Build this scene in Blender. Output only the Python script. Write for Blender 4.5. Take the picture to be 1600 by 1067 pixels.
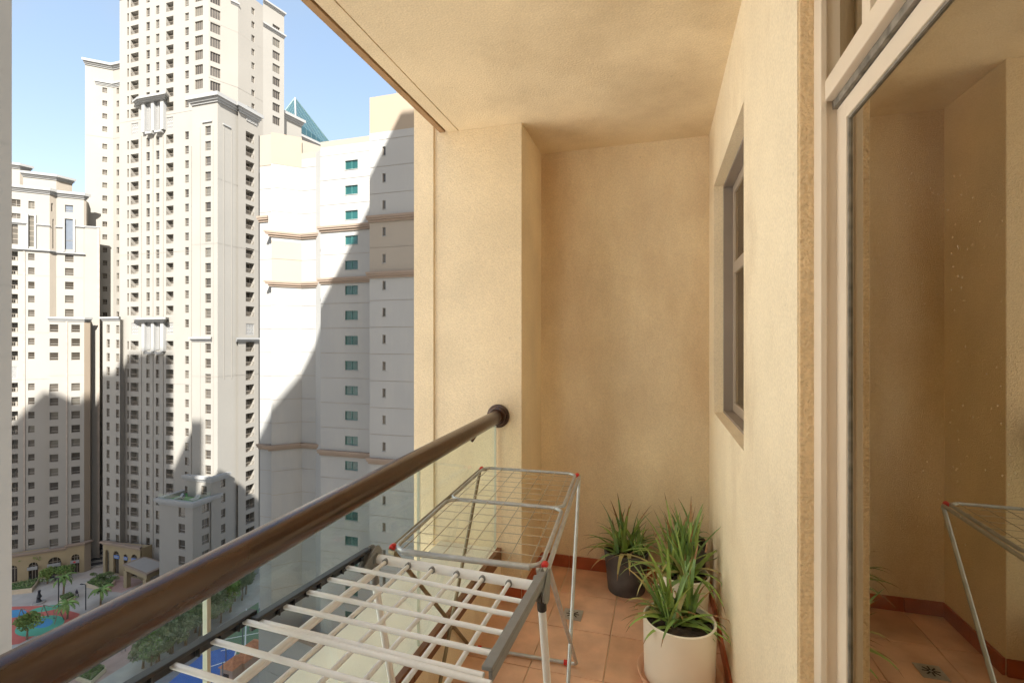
import bpy, bmesh, math, random
from mathutils import Vector, Matrix
random.seed(7)
R = math.radians
S = bpy.context.scene
COL = S.collection
for o in list(bpy.data.objects): bpy.data.objects.remove(o)
# ------------------------------------------------------------------ camera, sky, sun, exposure
YAW = R(16.63); SY, CY = math.sin(YAW), math.cos(YAW); FPX = 770.0
cam = bpy.data.cameras.new('camera'); camo = bpy.data.objects.new('camera', cam); COL.objects.link(camo)
cam.sensor_width = 36; cam.lens = FPX/1600*36; cam.clip_start = .02; cam.clip_end = 3000
camo.location = (0, 0, 0); camo.rotation_euler = (R(90), 0, YAW); S.camera = camo
W = bpy.data.worlds.new('World'); S.world = W; W.use_nodes = True
nt = W.node_tree; bg = nt.nodes['Background']
sky = nt.nodes.new('ShaderNodeTexSky'); sky.sky_type = 'NISHITA'; sky.sun_disc = False
SD = Vector((-.5, .866, -.85)).normalized()
sky.sun_elevation = math.asin(-SD.z); sky.sun_rotation = math.atan2(-SD.x, -SD.y)
sky.air_density = 1.0; sky.dust_density = 1.2; sky.ozone_density = 1.0; sky.altitude = 0
tint = nt.nodes.new('ShaderNodeMix'); tint.data_type = 'RGBA'; tint.blend_type = 'MULTIPLY'; tint.inputs[0].default_value = 1
nt.links.new(sky.outputs[0], tint.inputs[6]); tint.inputs[7].default_value = (.92, .77, .62, 1)
hz_ = nt.nodes.new('ShaderNodeMix'); hz_.data_type = 'RGBA'; hz_.inputs[0].default_value = .72; nt.links.new(tint.outputs[2], hz_.inputs[6]); hz_.inputs[7].default_value = (.285, .435, .67, 1)   # dusty even haze over the blue
tcw = nt.nodes.new('ShaderNodeTexCoord'); cn = nt.nodes.new('ShaderNodeTexNoise'); cn.inputs['Scale'].default_value = 2.6; cn.inputs['Detail'].default_value = 7; cn.inputs['Distortion'].default_value = .6
nt.links.new(tcw.outputs['Generated'], cn.inputs['Vector']); cr_ = nt.nodes.new('ShaderNodeMapRange'); cr_.inputs[1].default_value = .45; cr_.inputs[2].default_value = .75; cr_.inputs[4].default_value = .45; nt.links.new(cn.outputs['Fac'], cr_.inputs[0])
cl_ = nt.nodes.new('ShaderNodeMix'); cl_.data_type = 'RGBA'; nt.links.new(cr_.outputs[0], cl_.inputs[0]); nt.links.new(hz_.outputs[2], cl_.inputs[6]); cl_.inputs[7].default_value = (.66, .73, .82, 1)   # thin cloud
nt.links.new(cl_.outputs[2], bg.inputs[0]); bg.inputs[1].default_value = .125
sl = bpy.data.lights.new('sun', 'SUN'); sl.energy = 2.0; sl.angle = R(.5); sl.color = (1, .965, .90)
so = bpy.data.objects.new('sun', sl); COL.objects.link(so); so.rotation_euler = SD.to_track_quat('-Z', 'Y').to_euler()
S.view_settings.view_transform = 'Standard'; S.view_settings.look = 'None'
S.view_settings.gamma = 1; S.view_settings.use_curve_mapping = False
S.view_settings.exposure = 2.92
S.render.engine = 'CYCLES'
S.cycles.max_bounces = 14; S.cycles.diffuse_bounces = 12; S.cycles.glossy_bounces = 4; S.cycles.transparent_max_bounces = 16

GZ = -53.0                        # the plaza, 53 m below the balcony
HF = -1.45                        # balcony floor
# ------------------------------------------------------------------ placing helpers
def ray(px, py=533):
    u = (px-800)/FPX; v = (533-py)/FPX
    return (-SY+u*CY, CY+u*SY, v)
def at_t(px, t): d = ray(px); return Vector((d[0]*t, d[1]*t))
def at_y(px, Y): d = ray(px); return Vector((d[0]/d[1]*Y, Y))
def at_x(px, X): d = ray(px); return Vector((X, d[1]/d[0]*X))
def at_g(px, py, z=GZ): d = ray(px, py); t = z/d[2]; return Vector((d[0]*t, d[1]*t))
def depth(P): return -SY*P[0]+CY*P[1]
def az_dir(a): a = R(a); s, c = math.sin(a), math.cos(a); return Vector((CY*s-SY*c, SY*s+CY*c))
def on_line(P, D, px):            # the point of the plan line P+sD that lies in the direction px
    d = ray(px); den = D[0]*d[1]-D[1]*d[0]; s = -(P[0]*d[1]-P[1]*d[0])/den
    return Vector((P[0]+D[0]*s, P[1]+D[1]*s))
# ------------------------------------------------------------------ materials
MATS = {}
def mat(name, col, rough=.8, var=.08, scale=1.0, bump=0, bscale=60, metal=0, spec=.5, stretch=None, dirt=None, grain=0):
    if name in MATS: return MATS[name]
    m = bpy.data.materials.new(name); m.use_nodes = True; n = m.node_tree.nodes; l = m.node_tree.links
    b = n['Principled BSDF']; b.inputs['Roughness'].default_value = rough; b.inputs['Metallic'].default_value = metal
    b.inputs['Specular IOR Level'].default_value = spec
    tc = n.new('ShaderNodeNewGeometry'); mp = n.new('ShaderNodeMapping'); l.new(tc.outputs['Position'], mp.inputs[0])
    if stretch: mp.inputs['Scale'].default_value = stretch
    no = n.new('ShaderNodeTexNoise'); no.inputs['Scale'].default_value = scale; no.inputs['Detail'].default_value = 6
    l.new(mp.outputs[0], no.inputs['Vector'])
    cr = n.new('ShaderNodeValToRGB'); l.new(no.outputs['Fac'], cr.inputs[0])
    cr.color_ramp.elements[0].position = .3; cr.color_ramp.elements[1].position = .7
    cr.color_ramp.elements[0].color = tuple(c*(1-var) for c in col)+(1,)
    cr.color_ramp.elements[1].color = tuple(min(1, c*(1+var)) for c in col)+(1,)
    out = cr.outputs[0]
    if dirt:                      # (colour, scale, lo, hi, amount, stretch)
        dc, ds, lo, hi, am, st = dirt
        m2 = n.new('ShaderNodeMapping'); m2.inputs['Scale'].default_value = st; l.new(tc.outputs['Position'], m2.inputs[0])
        n2 = n.new('ShaderNodeTexNoise'); n2.inputs['Scale'].default_value = ds; n2.inputs['Detail'].default_value = 8; n2.inputs['Roughness'].default_value = .65
        l.new(m2.outputs[0], n2.inputs['Vector'])
        r = n.new('ShaderNodeMapRange'); r.inputs[1].default_value = lo; r.inputs[2].default_value = hi; r.inputs[4].default_value = am
        l.new(n2.outputs['Fac'], r.inputs[0])
        mx = n.new('ShaderNodeMix'); mx.data_type = 'RGBA'; l.new(r.outputs[0], mx.inputs[0]); l.new(out, mx.inputs[6]); mx.inputs[7].default_value = tuple(dc)+(1,)
        out = mx.outputs[2]
    if grain:
        n4 = n.new('ShaderNodeTexNoise'); n4.inputs['Scale'].default_value = 160; n4.inputs['Detail'].default_value = 3; l.new(tc.outputs['Position'], n4.inputs['Vector'])
        r4 = n.new('ShaderNodeMapRange'); r4.inputs[1].default_value = .35; r4.inputs[2].default_value = .65; r4.inputs[3].default_value = 1-grain; r4.inputs[4].default_value = 1+grain*.3; l.new(n4.outputs['Fac'], r4.inputs[0])
        # sparse pits and drips
        n5 = n.new('ShaderNodeTexNoise'); n5.inputs['Scale'].default_value = 26; n5.inputs['Detail'].default_value = 6; n5.inputs['Roughness'].default_value = .7; l.new(tc.outputs['Position'], n5.inputs['Vector'])
        r5 = n.new('ShaderNodeMapRange'); r5.inputs[1].default_value = .66; r5.inputs[2].default_value = .74; r5.inputs[3].default_value = 1; r5.inputs[4].default_value = .72; l.new(n5.outputs['Fac'], r5.inputs[0])
        mm = n.new('ShaderNodeMath'); mm.operation = 'MULTIPLY'; l.new(r4.outputs[0], mm.inputs[0]); l.new(r5.outputs[0], mm.inputs[1])
        m6 = n.new('ShaderNodeVectorMath'); m6.operation = 'SCALE'; l.new(out, m6.inputs[0]); l.new(mm.outputs[0], m6.inputs['Scale']); out = m6.outputs[0]
    l.new(out, b.inputs['Base Color'])
    if bump:
        nb = n.new('ShaderNodeTexNoise'); nb.inputs['Scale'].default_value = bscale; nb.inputs['Detail'].default_value = 5
        l.new(tc.outputs['Position'], nb.inputs['Vector'])
        bp = n.new('ShaderNodeBump'); bp.inputs['Strength'].default_value = 1; bp.inputs['Distance'].default_value = bump
        l.new(nb.outputs['Fac'], bp.inputs['Height']); l.new(bp.outputs[0], b.inputs['Normal'])
    MATS[name] = m; return m
def glass(name, tint, refl, rough=0.0, base=.04, specks=0):
    m = bpy.data.materials.new(name); m.use_nodes = True; n = m.node_tree.nodes; l = m.node_tree.links
    n.remove(n['Principled BSDF']); o = n['Material Output']
    t = n.new('ShaderNodeBsdfTransparent'); t.inputs[0].default_value = tuple(tint)+(1,)
    g = n.new('ShaderNodeBsdfGlossy'); g.inputs[0].default_value = tuple(refl)+(1,); g.inputs['Roughness'].default_value = rough
    lw = n.new('ShaderNodeLayerWeight'); lw.inputs[0].default_value = .5
    pw = n.new('ShaderNodeMath'); pw.operation = 'POWER'; l.new(lw.outputs['Facing'], pw.inputs[0]); pw.inputs[1].default_value = 5
    mr = n.new('ShaderNodeMapRange'); mr.inputs[3].default_value = base; l.new(pw.outputs[0], mr.inputs[0])
    mx = n.new('ShaderNodeMixShader'); l.new(mr.outputs[0], mx.inputs[0]); l.new(t.outputs[0], mx.inputs[1]); l.new(g.outputs[0], mx.inputs[2])
    last = mx.outputs[0]
    if specks:
        tc = n.new('ShaderNodeNewGeometry'); v = n.new('ShaderNodeTexVoronoi'); v.inputs['Scale'].default_value = 95; l.new(tc.outputs['Position'], v.inputs['Vector'])
        no = n.new('ShaderNodeTexNoise'); no.inputs['Scale'].default_value = 3.2; l.new(tc.outputs['Position'], no.inputs['Vector'])
        lt = n.new('ShaderNodeMath'); lt.operation = 'LESS_THAN'; l.new(v.outputs['Distance'], lt.inputs[0])
        sc = n.new('ShaderNodeMath'); sc.operation = 'MULTIPLY_ADD'; l.new(no.outputs['Fac'], sc.inputs[0]); sc.inputs[1].default_value = .30; sc.inputs[2].default_value = -.10
        l.new(sc.outputs[0], lt.inputs[1])
        n3 = n.new('ShaderNodeTexNoise'); n3.inputs['Scale'].default_value = 2.3; n3.inputs['Detail'].default_value = 7; l.new(tc.outputs['Position'], n3.inputs['Vector'])
        r3 = n.new('ShaderNodeMapRange'); r3.inputs[1].default_value = .42; r3.inputs[2].default_value = .75; r3.inputs[4].default_value = specks*.22; l.new(n3.outputs['Fac'], r3.inputs[0])
        m3 = n.new('ShaderNodeMath'); m3.operation = 'MULTIPLY'; l.new(lt.outputs[0], m3.inputs[0]); m3.inputs[1].default_value = specks*.5
        ad = n.new('ShaderNodeMath'); ad.operation = 'ADD'; l.new(m3.outputs[0], ad.inputs[0]); l.new(r3.outputs[0], ad.inputs[1]); 
        d = n.new('ShaderNodeBsdfDiffuse'); d.inputs[0].default_value = (.6, .5, .36, 1)
        m4 = n.new('ShaderNodeMixShader'); l.new(ad.outputs[0], m4.inputs[0]); l.new(last, m4.inputs[1]); l.new(d.outputs[0], m4.inputs[2]); last = m4.outputs[0]
    l.new(last, o.inputs[0]); MATS[name] = m; return m

PL = (.94, .835, .64)
M_wall = mat('plaster', PL, .9, .07, 2.2, .0035, 190, spec=.2, dirt=((.40, .25, .11), 1.5, .50, .74, .42, (1, 1, .55)), grain=.10)
M_back = mat('plaster_back', (0.93, 0.8, 0.595), .9, .10, 1.6, .0035, 190, spec=.2, dirt=((.50, .30, .12), .9, .40, .72, .55, (1.5, 1, .6)), grain=.10)
M_ceil = mat('plaster_ceiling', (0.86, 0.73, 0.52), .9, .07, 2.0, .0022, 110, spec=.2, dirt=((.36, .24, .12), 1.3, .48, .72, .4, (1, 1, 1)), grain=.10)
M_rough = mat('plaster_rough', (.80, .61, .38), .95, .10, 110, .010, 130, spec=.2)
M_pill = mat('plaster_pillar', (0.9, 0.765, 0.55), .9, .09, 2.5, .004, 160, spec=.2, dirt=((.72, .62, .46), 3, .5, .72, .5, (1, 1, .25)), grain=.10)
M_edge = mat('slab_edge', (.42, .27, .15), .9, .12, 6, .002, 90, spec=.2)
M_ledge = mat('ledge', (0.8, 0.75, 0.64), .9, .10, 4, .001, 90, spec=.2)
M_grout = mat('grout', (0.72, 0.6, 0.46), .95, .12, 9)
M_tileA = [mat('terracotta_%d' % i, c, .40, .17, 7, .0006, 40, spec=.5, dirt=((.52, .27, .16), 4, .46, .72, .6, (1, 1, 1)))
           for i, c in enumerate([(.74, .45, .31), (.78, .48, .33), (.71, .43, .285), (.76, .48, .34)])]
M_skirt = mat('skirting_terracotta', (.40, .10, .04), .38, .15, 9, spec=.5)
M_cap = mat('curb_cap_tile', (0.17, 0.065, 0.022), .4, .2, 8, spec=.5)
M_rail = mat('handrail_brown', (0.055, 0.021, 0.009), .25, .25, 9, .0004, 45, metal=.15, spec=.8, dirt=((.13, .08, .045), 18, .62, .75, .5, (1, .3, 1)))
M_alu = mat('door_frame', (0.74, 0.65, 0.54), .5, .04, 5, spec=.4)
M_aluD = mat('window_frame_grey', (0.3, 0.26, 0.23), .5, .05, 5)
M_sash = mat('window_sash', (.42, .36, .30), .5, .05, 5)
M_black = mat('black_seal', (.02, .014, .01), .6, .1, 5)
M_gasket = mat('grey_gasket', (.22, .20, .17), .7, .4, 40)
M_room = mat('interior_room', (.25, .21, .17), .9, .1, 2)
M_doorglass = glass('door_glass', (.30, .26, .20), (.80, .71, .56), .006, .50, .62)
M_rackglass = glass('balustrade_glass', (.93, .97, .945), (.9, .93, .9), 0, .02)
M_gedge = mat('glass_edge', (0.6, 0.6, 0.52), .35, .1, 8)
M_silver = mat('rack_silver', (0.5, 0.53, 0.56), .38, .12, 30, metal=.6)
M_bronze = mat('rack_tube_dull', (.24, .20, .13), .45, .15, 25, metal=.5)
M_wire = mat('rack_wire', (.50, .45, .36), .4, .05, 30, metal=.5)
M_white = mat('rack_white', (0.84, 0.88, 0.93), .35, .03, 30)
M_grey = mat('rack_grey_plastic', (0.22, 0.235, 0.25), .45, .08, 40)
M_dark = mat('rack_black_plastic', (0.022, 0.024, 0.03), .4, .1, 40)
M_red = mat('red_cap', (.62, .03, .025), .4, .05, 30)
M_potW = mat('pot_white', (0.9, 0.87, 0.8), .35, .03, 6)
M_potG = mat('pot_grey', (.085, .085, .095), .55, .35, 9, .001, 60)
M_potT = mat('pot_terracotta', (0.8, 0.52, 0.37), .6, .1, 12)
M_tip = mat('dry_tip', (.30, .17, .08), .8, .3, 20)
M_soil = mat('soil', (.05, .035, .025), .95, .4, 40, .01, 60)
M_leaf = [mat('aloe_%d' % i, c, .42, .3, 14, spec=.5) for i, c in enumerate([(.24, .37, .09), (.16, .28, .08), (.33, .47, .13), (.42, .38, .16), (.20, .33, .13)])]
# city
M_cream = mat('render_cream', (0.265, 0.252, 0.226), .9, .035, .12, spec=.2)
M_cream2 = mat('render_sand', (0.258, 0.242, 0.214), .9, .035, .12, spec=.2)
M_whitef = mat('render_white', (0.33, 0.328, 0.316), .9, .03, .15, spec=.2, dirt=((.5, .46, .4), .25, .5, .8, .35, (1, 1, .2)))
M_tan = mat('render_tan_and_shade', (0.3, 0.245, 0.185), .9, .03, .15, spec=.2)  # tan paint of the white tower; also shade on the left tower's returns
M_tan2 = mat('render_tan_band_and_shade', (0.3, 0.265, 0.22), .9, .03, .15, spec=.2)  # tan bands, and the shade coloured into the left tower's returns
M_trim = mat('trim_white', (0.29, 0.29, 0.282), .85, .03, .5, spec=.2)
M_trimT = mat('trim_tan', (0.27, 0.21, 0.165), .85, .05, .5, spec=.2)
M_arc = mat('arcade_sand', (0.31, 0.25, 0.155), .9, .06, .4, spec=.2)
M_panelgrey = mat('panel_grey', (0.3, 0.285, 0.26), .85, .04, .2)
M_groove = mat('joint_dark', (.30, .26, .22), .9, .1, 1)
M_win = [mat('window_glass_%d' % i, c, .16, .15, .6, spec=.6) for i, c in enumerate([(.045, .038, .03), (.085, .075, .062), (.12, .11, .09)])]
M_winf = mat('window_frame', (.20, .17, .135), .6, .05, 2)
M_teal = mat('window_teal', (0.012, 0.07, 0.066), .15, .25, .8, spec=.7)
M_tealf = mat('window_teal_frame', (.05, .16, .15), .5, .1, 2)
M_pyr = mat('pyramid_glass', (0.03, 0.085, 0.095), .2, .15, .1, spec=.7)
M_pyrf = mat('pyramid_mullion', (0.1, 0.16, 0.165), .5, .05, 1)
M_blue = mat('blue_glass', (.13, .15, .18), .2, .1, .6, spec=.6)
# ------------------------------------------------------------------ mesh builder
WL = {}
def kidloc(o, parent, w=Vector((0, 0, 0))):
    WL[o.name] = Vector(w)
    if parent is not None: o.parent = parent; o.location = Vector(w)-WL[parent.name]
    else: o.location = w
def tag(o, label=None, cat=None, group=None, kind=None):
    if label: o['label'] = label
    if cat: o['category'] = cat
    if group: o['group'] = group
    if kind: o['kind'] = kind
    return o
def empty(name, loc, label=None, cat=None, group=None):
    o = bpy.data.objects.new(name, None); COL.objects.link(o); o.empty_display_size = .1
    kidloc(o, None, Vector(loc)); return tag(o, label, cat, group)
class MB:
    def __init__(s): s.v = []; s.f = []; s.m = []; s.mats = []
    def mi(s, m):
        if m not in s.mats: s.mats.append(m)
        return s.mats.index(m)
    def quad(s, pts, m): b = len(s.v); s.v += [tuple(p) for p in pts]; s.f.append(tuple(range(b, b+len(pts)))); s.m.append(s.mi(m))
    def box(s, a, b, m, T=None):
        x0, y0, z0 = a; x1, y1, z1 = b
        P = [Vector(p) for p in ((x0, y0, z0), (x1, y0, z0), (x1, y1, z0), (x0, y1, z0), (x0, y0, z1), (x1, y0, z1), (x1, y1, z1), (x0, y1, z1))]
        if T: P = [T @ p for p in P]
        k = len(s.v); s.v += [tuple(p) for p in P]; i = s.mi(m)
        for f in ((0, 3, 2, 1), (4, 5, 6, 7), (0, 1, 5, 4), (1, 2, 6, 5), (2, 3, 7, 6), (3, 0, 4, 7)): s.f.append(tuple(k+j for j in f)); s.m.append(i)
        return s
    def prism(s, plan, z0, z1, m, top=None):
        k = len(s.v); n = len(plan); i = s.mi(m); j = s.mi(top or m)
        s.v += [(p[0], p[1], z0) for p in plan]+[(p[0], p[1], z1) for p in plan]
        for a in range(n): b = (a+1) % n; s.f.append((k+a, k+b, k+n+b, k+n+a)); s.m.append(i)
        s.f.append(tuple(k+n+a for a in range(n))); s.m.append(j); s.f.append(tuple(k+a for a in reversed(range(n)))); s.m.append(i)
        return s
    def body(s, plan, z0, z1, m, top=None, push=2.2):   # solid core, set behind the pierced elevations
        return s.prism([Vector(p)+Vector(p).normalized()*push for p in plan], z0, z1, m, top)
    def tube(s, pts, r, m, n=10, cap=True, radii=None):
        pts = [Vector(p) for p in pts]; k = len(s.v); i = s.mi(m); up = None
        for a, p in enumerate(pts):
            t = ((pts[a+1]-p) if a < len(pts)-1 else (p-pts[a-1])) if a in (0, len(pts)-1) else (pts[a+1]-pts[a-1])
            t.normalize()
            if up is None: up = t.orthogonal().normalized()
            up = (up-t*up.dot(t)).normalized(); w = t.cross(up); rr = radii[a] if radii else r
            for c in range(n): th = 2*math.pi*c/n; s.v.append(tuple(p+(up*math.cos(th)+w*math.sin(th))*rr))
        for a in range(len(pts)-1):
            for c in range(n): d = (c+1) % n; s.f.append((k+a*n+c, k+a*n+d, k+(a+1)*n+d, k+(a+1)*n+c)); s.m.append(i)
        if cap: s.f.append(tuple(k+c for c in reversed(range(n)))); s.m.append(i); e = k+(len(pts)-1)*n; s.f.append(tuple(e+c for c in range(n))); s.m.append(i)
        return s
    def lathe(s, c, prof, m, n=40):
        k = len(s.v); i = s.mi(m)
        for r, z in prof:
            for a in range(n): th = 2*math.pi*a/n; s.v.append((c[0]+r*math.cos(th), c[1]+r*math.sin(th), c[2]+z))
        for j in range(len(prof)-1):
            for a in range(n): b = (a+1) % n; s.f.append((k+j*n+a, k+j*n+b, k+(j+1)*n+b, k+(j+1)*n+a)); s.m.append(i)
        return s
    def mesh(s, name, smooth=False):
        me = bpy.data.meshes.new(name); me.from_pydata(s.v, [], s.f)
        for m in s.mats: me.materials.append(m)
        me.polygons.foreach_set('material_index', s.m)
        if smooth: me.polygons.foreach_set('use_smooth', [True]*len(s.f))
        me.update(); return me
    def build(s, name, parent=None, smooth=False, bevel=0, **kw):
        o = bpy.data.objects.new(name, s.mesh(name, smooth)); COL.objects.link(o); kidloc(o, parent)
        if bevel:
            b = o.modifiers.new('bevel', 'BEVEL'); b.width = bevel; b.segments = 2; b.limit_method = 'ANGLE'
        if smooth:
            try: o.data.set_sharp_from_angle(angle=R(40))
            except Exception: pass
        return tag(o, kw.get('label'), kw.get('cat'), kw.get('group'), kw.get('kind'))
def bx(name, a, b, m, parent=None, bevel=0, **kw): return MB().box(a, b, m).build(name, parent, bevel=bevel, **kw)

# ================================================================== BALCONY SHELL
XW = .285; YB = 3.147; YP = 2.666; XR = -.89; XG = .352; ZC = 1.226; ZCEIL = ZC
XEDGE = -1.24
# floor bed and tiles
fl = bx('balcony_floor', (-.86, -1.8, HF-.25), (XW+.3, YB+.02, HF-.006), M_grout, kind='structure')
xs = [-.86]+[v for v in (-.555, -.230, .095)]+[XW-.002]; ys = [2.82-.347*k for k in range(14)]; ys = [YB]+ys
rnd = random.Random(3)
for i in range(len(xs)-1):
    for j in range(len(ys)-1):
        x0, x1, y0, y1 = xs[i]+.003, xs[i+1]-.003, ys[j+1]+.003, ys[j]-.003
        dz = rnd.uniform(-.0012, .0008)
        bx('floor_tile', (x0, y0, HF-.008), (x1, y1, HF+dz), M_tileA[rnd.randrange(4)], fl, bevel=.0015)
# drain grate
dr = empty('floor_drain', (-.44, 2.60, HF), 'small square metal floor drain in the terracotta tiles near the pillar', 'drain')
MB().box((-.49, 2.55, HF), (-.39, 2.65, HF+.004), M_silver).build('frame', dr)
g = MB()
for k in range(8):
    a = 2*math.pi*k/8; c, s_ = math.cos(a), math.sin(a)
    T = Matrix.Translation((-.44, 2.60, HF+.0045)) @ Matrix.Rotation(a, 4, 'Z')
    g.box((.008, -.003, 0), (.034, .003, .001), M_black, T)
g.build('slot', dr)
# back wall
bw = bx('back_wall', (-.74, YB, HF), (XW+.3, YB+.2, ZC), M_back, label='stained sand plaster wall at the far end of the balcony', cat='wall')
# pillar : front face y=YP from x -1.404 to -.739
plr = bx('pillar', (-1.404, YP, -6), (-.739, YB+.25, 8), M_pill, bevel=.004, label='wide beige plaster pillar that the brown handrail ends against', cat='pillar')
bx('raised_band', (-1.404, YP-.014, -6), (-1.275, YP+.001, 8), M_pill, plr, bevel=.003)
# ceiling with drip grooves
ce = MB()
def cbox(x0, x1, z0): ce.box((x0, -30, z0), (x1, YP if x1 < -.739 else YB+.01, ZC+.16), M_ceil)
ce.box((XEDGE, -6, ZC+.004), (-1.208, YP, ZC+.2), M_edge)
ce.box((-1.208, -6, ZC+.03), (-1.190, YP, ZC+.2), M_black)
ce.box((-1.190, -6, ZC), (-1.122, YP, ZC+.2), M_ceil)
ce.box((-1.122, -6, ZC+.008), (-1.116, YP, ZC+.2), M_edge)
ce.box((-1.116, -6, ZC), (-.74, YP, ZC+.2), M_ceil)
ce.box((-.74, -6, ZC), (4, YB+.01, ZC+.2), M_ceil)
ce.build('ceiling', kind='structure')
# window wall x = XW (outer leaf), with the window opening
WY0, WY1, WZ0, WZ1 = 1.895, 2.896, -.385, .845
ww = empty('window_wall', (XW, 1.2, HF), 'pale sunlit-looking plaster wall with a recessed window, beside the glass door', 'wall')
w_ = MB()
for (y0, y1, z0, z1) in ((1.194, WY0, HF, ZC), (WY1, YB, HF, ZC), (WY0, WY1, HF, WZ0), (WY0, WY1, WZ1, ZC)):
    w_.box((XW, y0, z0), (XW+.30, y1, z1), M_wall)
w_.build('plaster', ww, label='bright warm plaster face')
bx('rough_reveal', (XW+.004, 1.185, HF), (XW+.034, 1.1945, ZC), M_rough, ww, label='rough brown unfinished render strip at the door side')
def skirt(name, pts, parent, z0=HF, h=.075, t=.012, horiz='x'):
    for k, (a, b) in enumerate(pts):
        if horiz == 'x': bx('skirting_tile', (a+.0015, name-t, z0), (b-.0015, name, z0+h), M_skirt, parent, bevel=.0015)
        else: bx('skirting_tile', (name-t, a+.0015, z0), (name, b-.0015, z0+h), M_skirt, parent, bevel=.0015)
skirt(YB, [(-.739, -.555), (-.555, -.23), (-.23, .095), (.095, XW)], bw)
skirt(XW, [(1.2+.324*k, 1.2+.324*(k+1)) for k in range(6)], ww, horiz='y')
skirt(YP, [(-.85, -.739)], plr)
for (a, b) in ((YP, 2.9), (2.9, YB-.013)): bx('skirting_tile', (-.739, a, HF), (-.727, b-.002, HF+.075), M_skirt, plr, bevel=.0015)
# window in the wall
wn = empty('window', (.39, 2.3, WZ0), 'small recessed window with taupe frame and transom in the plaster wall', 'window')
f = MB(); XF = .392
fw = .055
f.box((.334, WY1-.012, WZ0), (XF, WY1, WZ1), M_aluD); f.box((.334, WY0, WZ0), (XF, WY0+.05, WZ1), M_aluD)
f.box((.334, WY0+.05, WZ0), (XF, WY1-.012, WZ0+.012), M_aluD); f.box((.334, WY0+.05, WZ1-.012), (XF, WY1-.012, WZ1), M_aluD)
f.build('frame', wn)
s_ = MB()
for (a, b, c, d) in ((WY1-.06, WY1-.0125, WZ0+.0125, WZ1-.0125), (WY0+.0505, WY0+.10, WZ0+.0125, WZ1-.0125), (WY0+.1005, WY1-.0605, WZ0+.0125, WZ0+.06), (WY0+.1005, WY1-.0605, WZ1-.06, WZ1-.0125), (WY0+.1005, WY1-.0605, .36, .42)):
    s_.box((XF-.012, a, c), (XF+.01, b, d), M_sash)
s_.build('sash', wn, bevel=.003)
bx('glass_pane', (XF-.003, WY0+.1, WZ0+.06), (XF+.001, WY1-.06, .36), M_doorglass, wn)
bx('glass_pane', (XF-.003, WY0+.1, .42), (XF+.001, WY1-.06, WZ1-.06), M_doorglass, wn)
# dark rooms behind glass
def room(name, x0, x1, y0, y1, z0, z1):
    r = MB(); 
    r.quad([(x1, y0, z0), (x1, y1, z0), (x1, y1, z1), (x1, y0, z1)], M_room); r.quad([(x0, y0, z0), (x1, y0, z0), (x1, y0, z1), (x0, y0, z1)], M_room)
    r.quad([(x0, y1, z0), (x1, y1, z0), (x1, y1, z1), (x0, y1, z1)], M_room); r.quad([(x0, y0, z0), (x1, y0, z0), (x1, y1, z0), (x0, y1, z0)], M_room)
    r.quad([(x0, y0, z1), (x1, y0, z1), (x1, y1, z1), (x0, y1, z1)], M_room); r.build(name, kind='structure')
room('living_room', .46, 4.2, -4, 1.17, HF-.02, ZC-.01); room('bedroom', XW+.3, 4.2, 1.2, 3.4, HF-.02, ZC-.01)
bx('bedroom_facade', (XW+.3, YB, HF-.3), (4.3, YB+.4, ZC), M_wall, label='plaster outer wall past the window wall', cat='wall')
# sliding door
dd = empty('sliding_door', (.33, .2, HF), 'tall aluminium sliding glass door mirroring the balcony, beige frame with upper light', 'door')
fr = MB()
XD = .3145
fr.box((XD, 1.140, HF), (XD+.012, 1.187, ZC), M_alu)           # outer jamb, two steps
fr.box((XD+.012, 1.150, HF), (XD+.10, 1.1935, ZC), M_alu)
fr.box((XD+.008, -3.0, .487), (XD+.10, 1.150, .528), M_alu)         # transom bar
fr.box((XD+.008, -3.0, ZC-.05), (XD+.10, 1.150, ZC), M_alu)
fr.box((XD+.008, -3.0, HF), (XD+.10, 1.150, HF+.03), M_alu)
fr.build('frame', dd, bevel=.002)
bx('mullion', (XD+.010, .925, .528), (XD+.08, .958, ZC-.05), M_alu, dd, bevel=.002)
bx('seal', (XD+.024, -3, .472), (XD+.05, 1.15, .4868), M_gasket, dd)
bx('seal', (.340, 1.168, HF+.03), (.352, 1.192, .472), M_black, dd)
XS = .3455
s_ = MB()
s_.box((XS, 1.097, HF+.03), (XS+.04, 1.164, .470), M_alu)
s_.box((XS, -1.5, .432), (XS+.04, 1.0968, .470), M_alu)
s_.box((XS, -1.5, HF+.03), (XS+.04, 1.0968, HF+.09), M_alu)
s_.box((XS, -1.5, HF+.09), (XS+.04, -1.45, .432), M_alu)
s_.build('sash', dd, bevel=.0015)
g = MB(); g.box((XG-.0035, 1.091, HF+.09), (XG+.004, 1.0966, .432), M_gasket); g.box((XG-.0035, -1.45, .4275), (XG+.004, 1.091, .4318), M_gasket)
g.build('gasket', dd)
bx('glass_pane', (XG, -1.45, HF+.09), (XG+.006, 1.091, .4275), M_doorglass, dd)
bx('glass_pane', (XG, .958, .528), (XG+.006, 1.150, ZC-.05), M_doorglass, dd)
bx('glass_pane', (XG, -1.45, .528), (XG+.006, .925, ZC-.05), M_doorglass, dd)
# wall behind the camera
bx('end_wall', (-1.40, -2.2, -6), (XW+.3, -1.8, ZC+.2), M_wall, label='plaster wall closing the balcony behind the camera', cat='wall')
bx('door_side_wall', (XW, -1.8, HF), (.46, -1.5, ZC), M_wall, label='plaster strip past the sliding door behind the camera', cat='wall')
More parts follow.
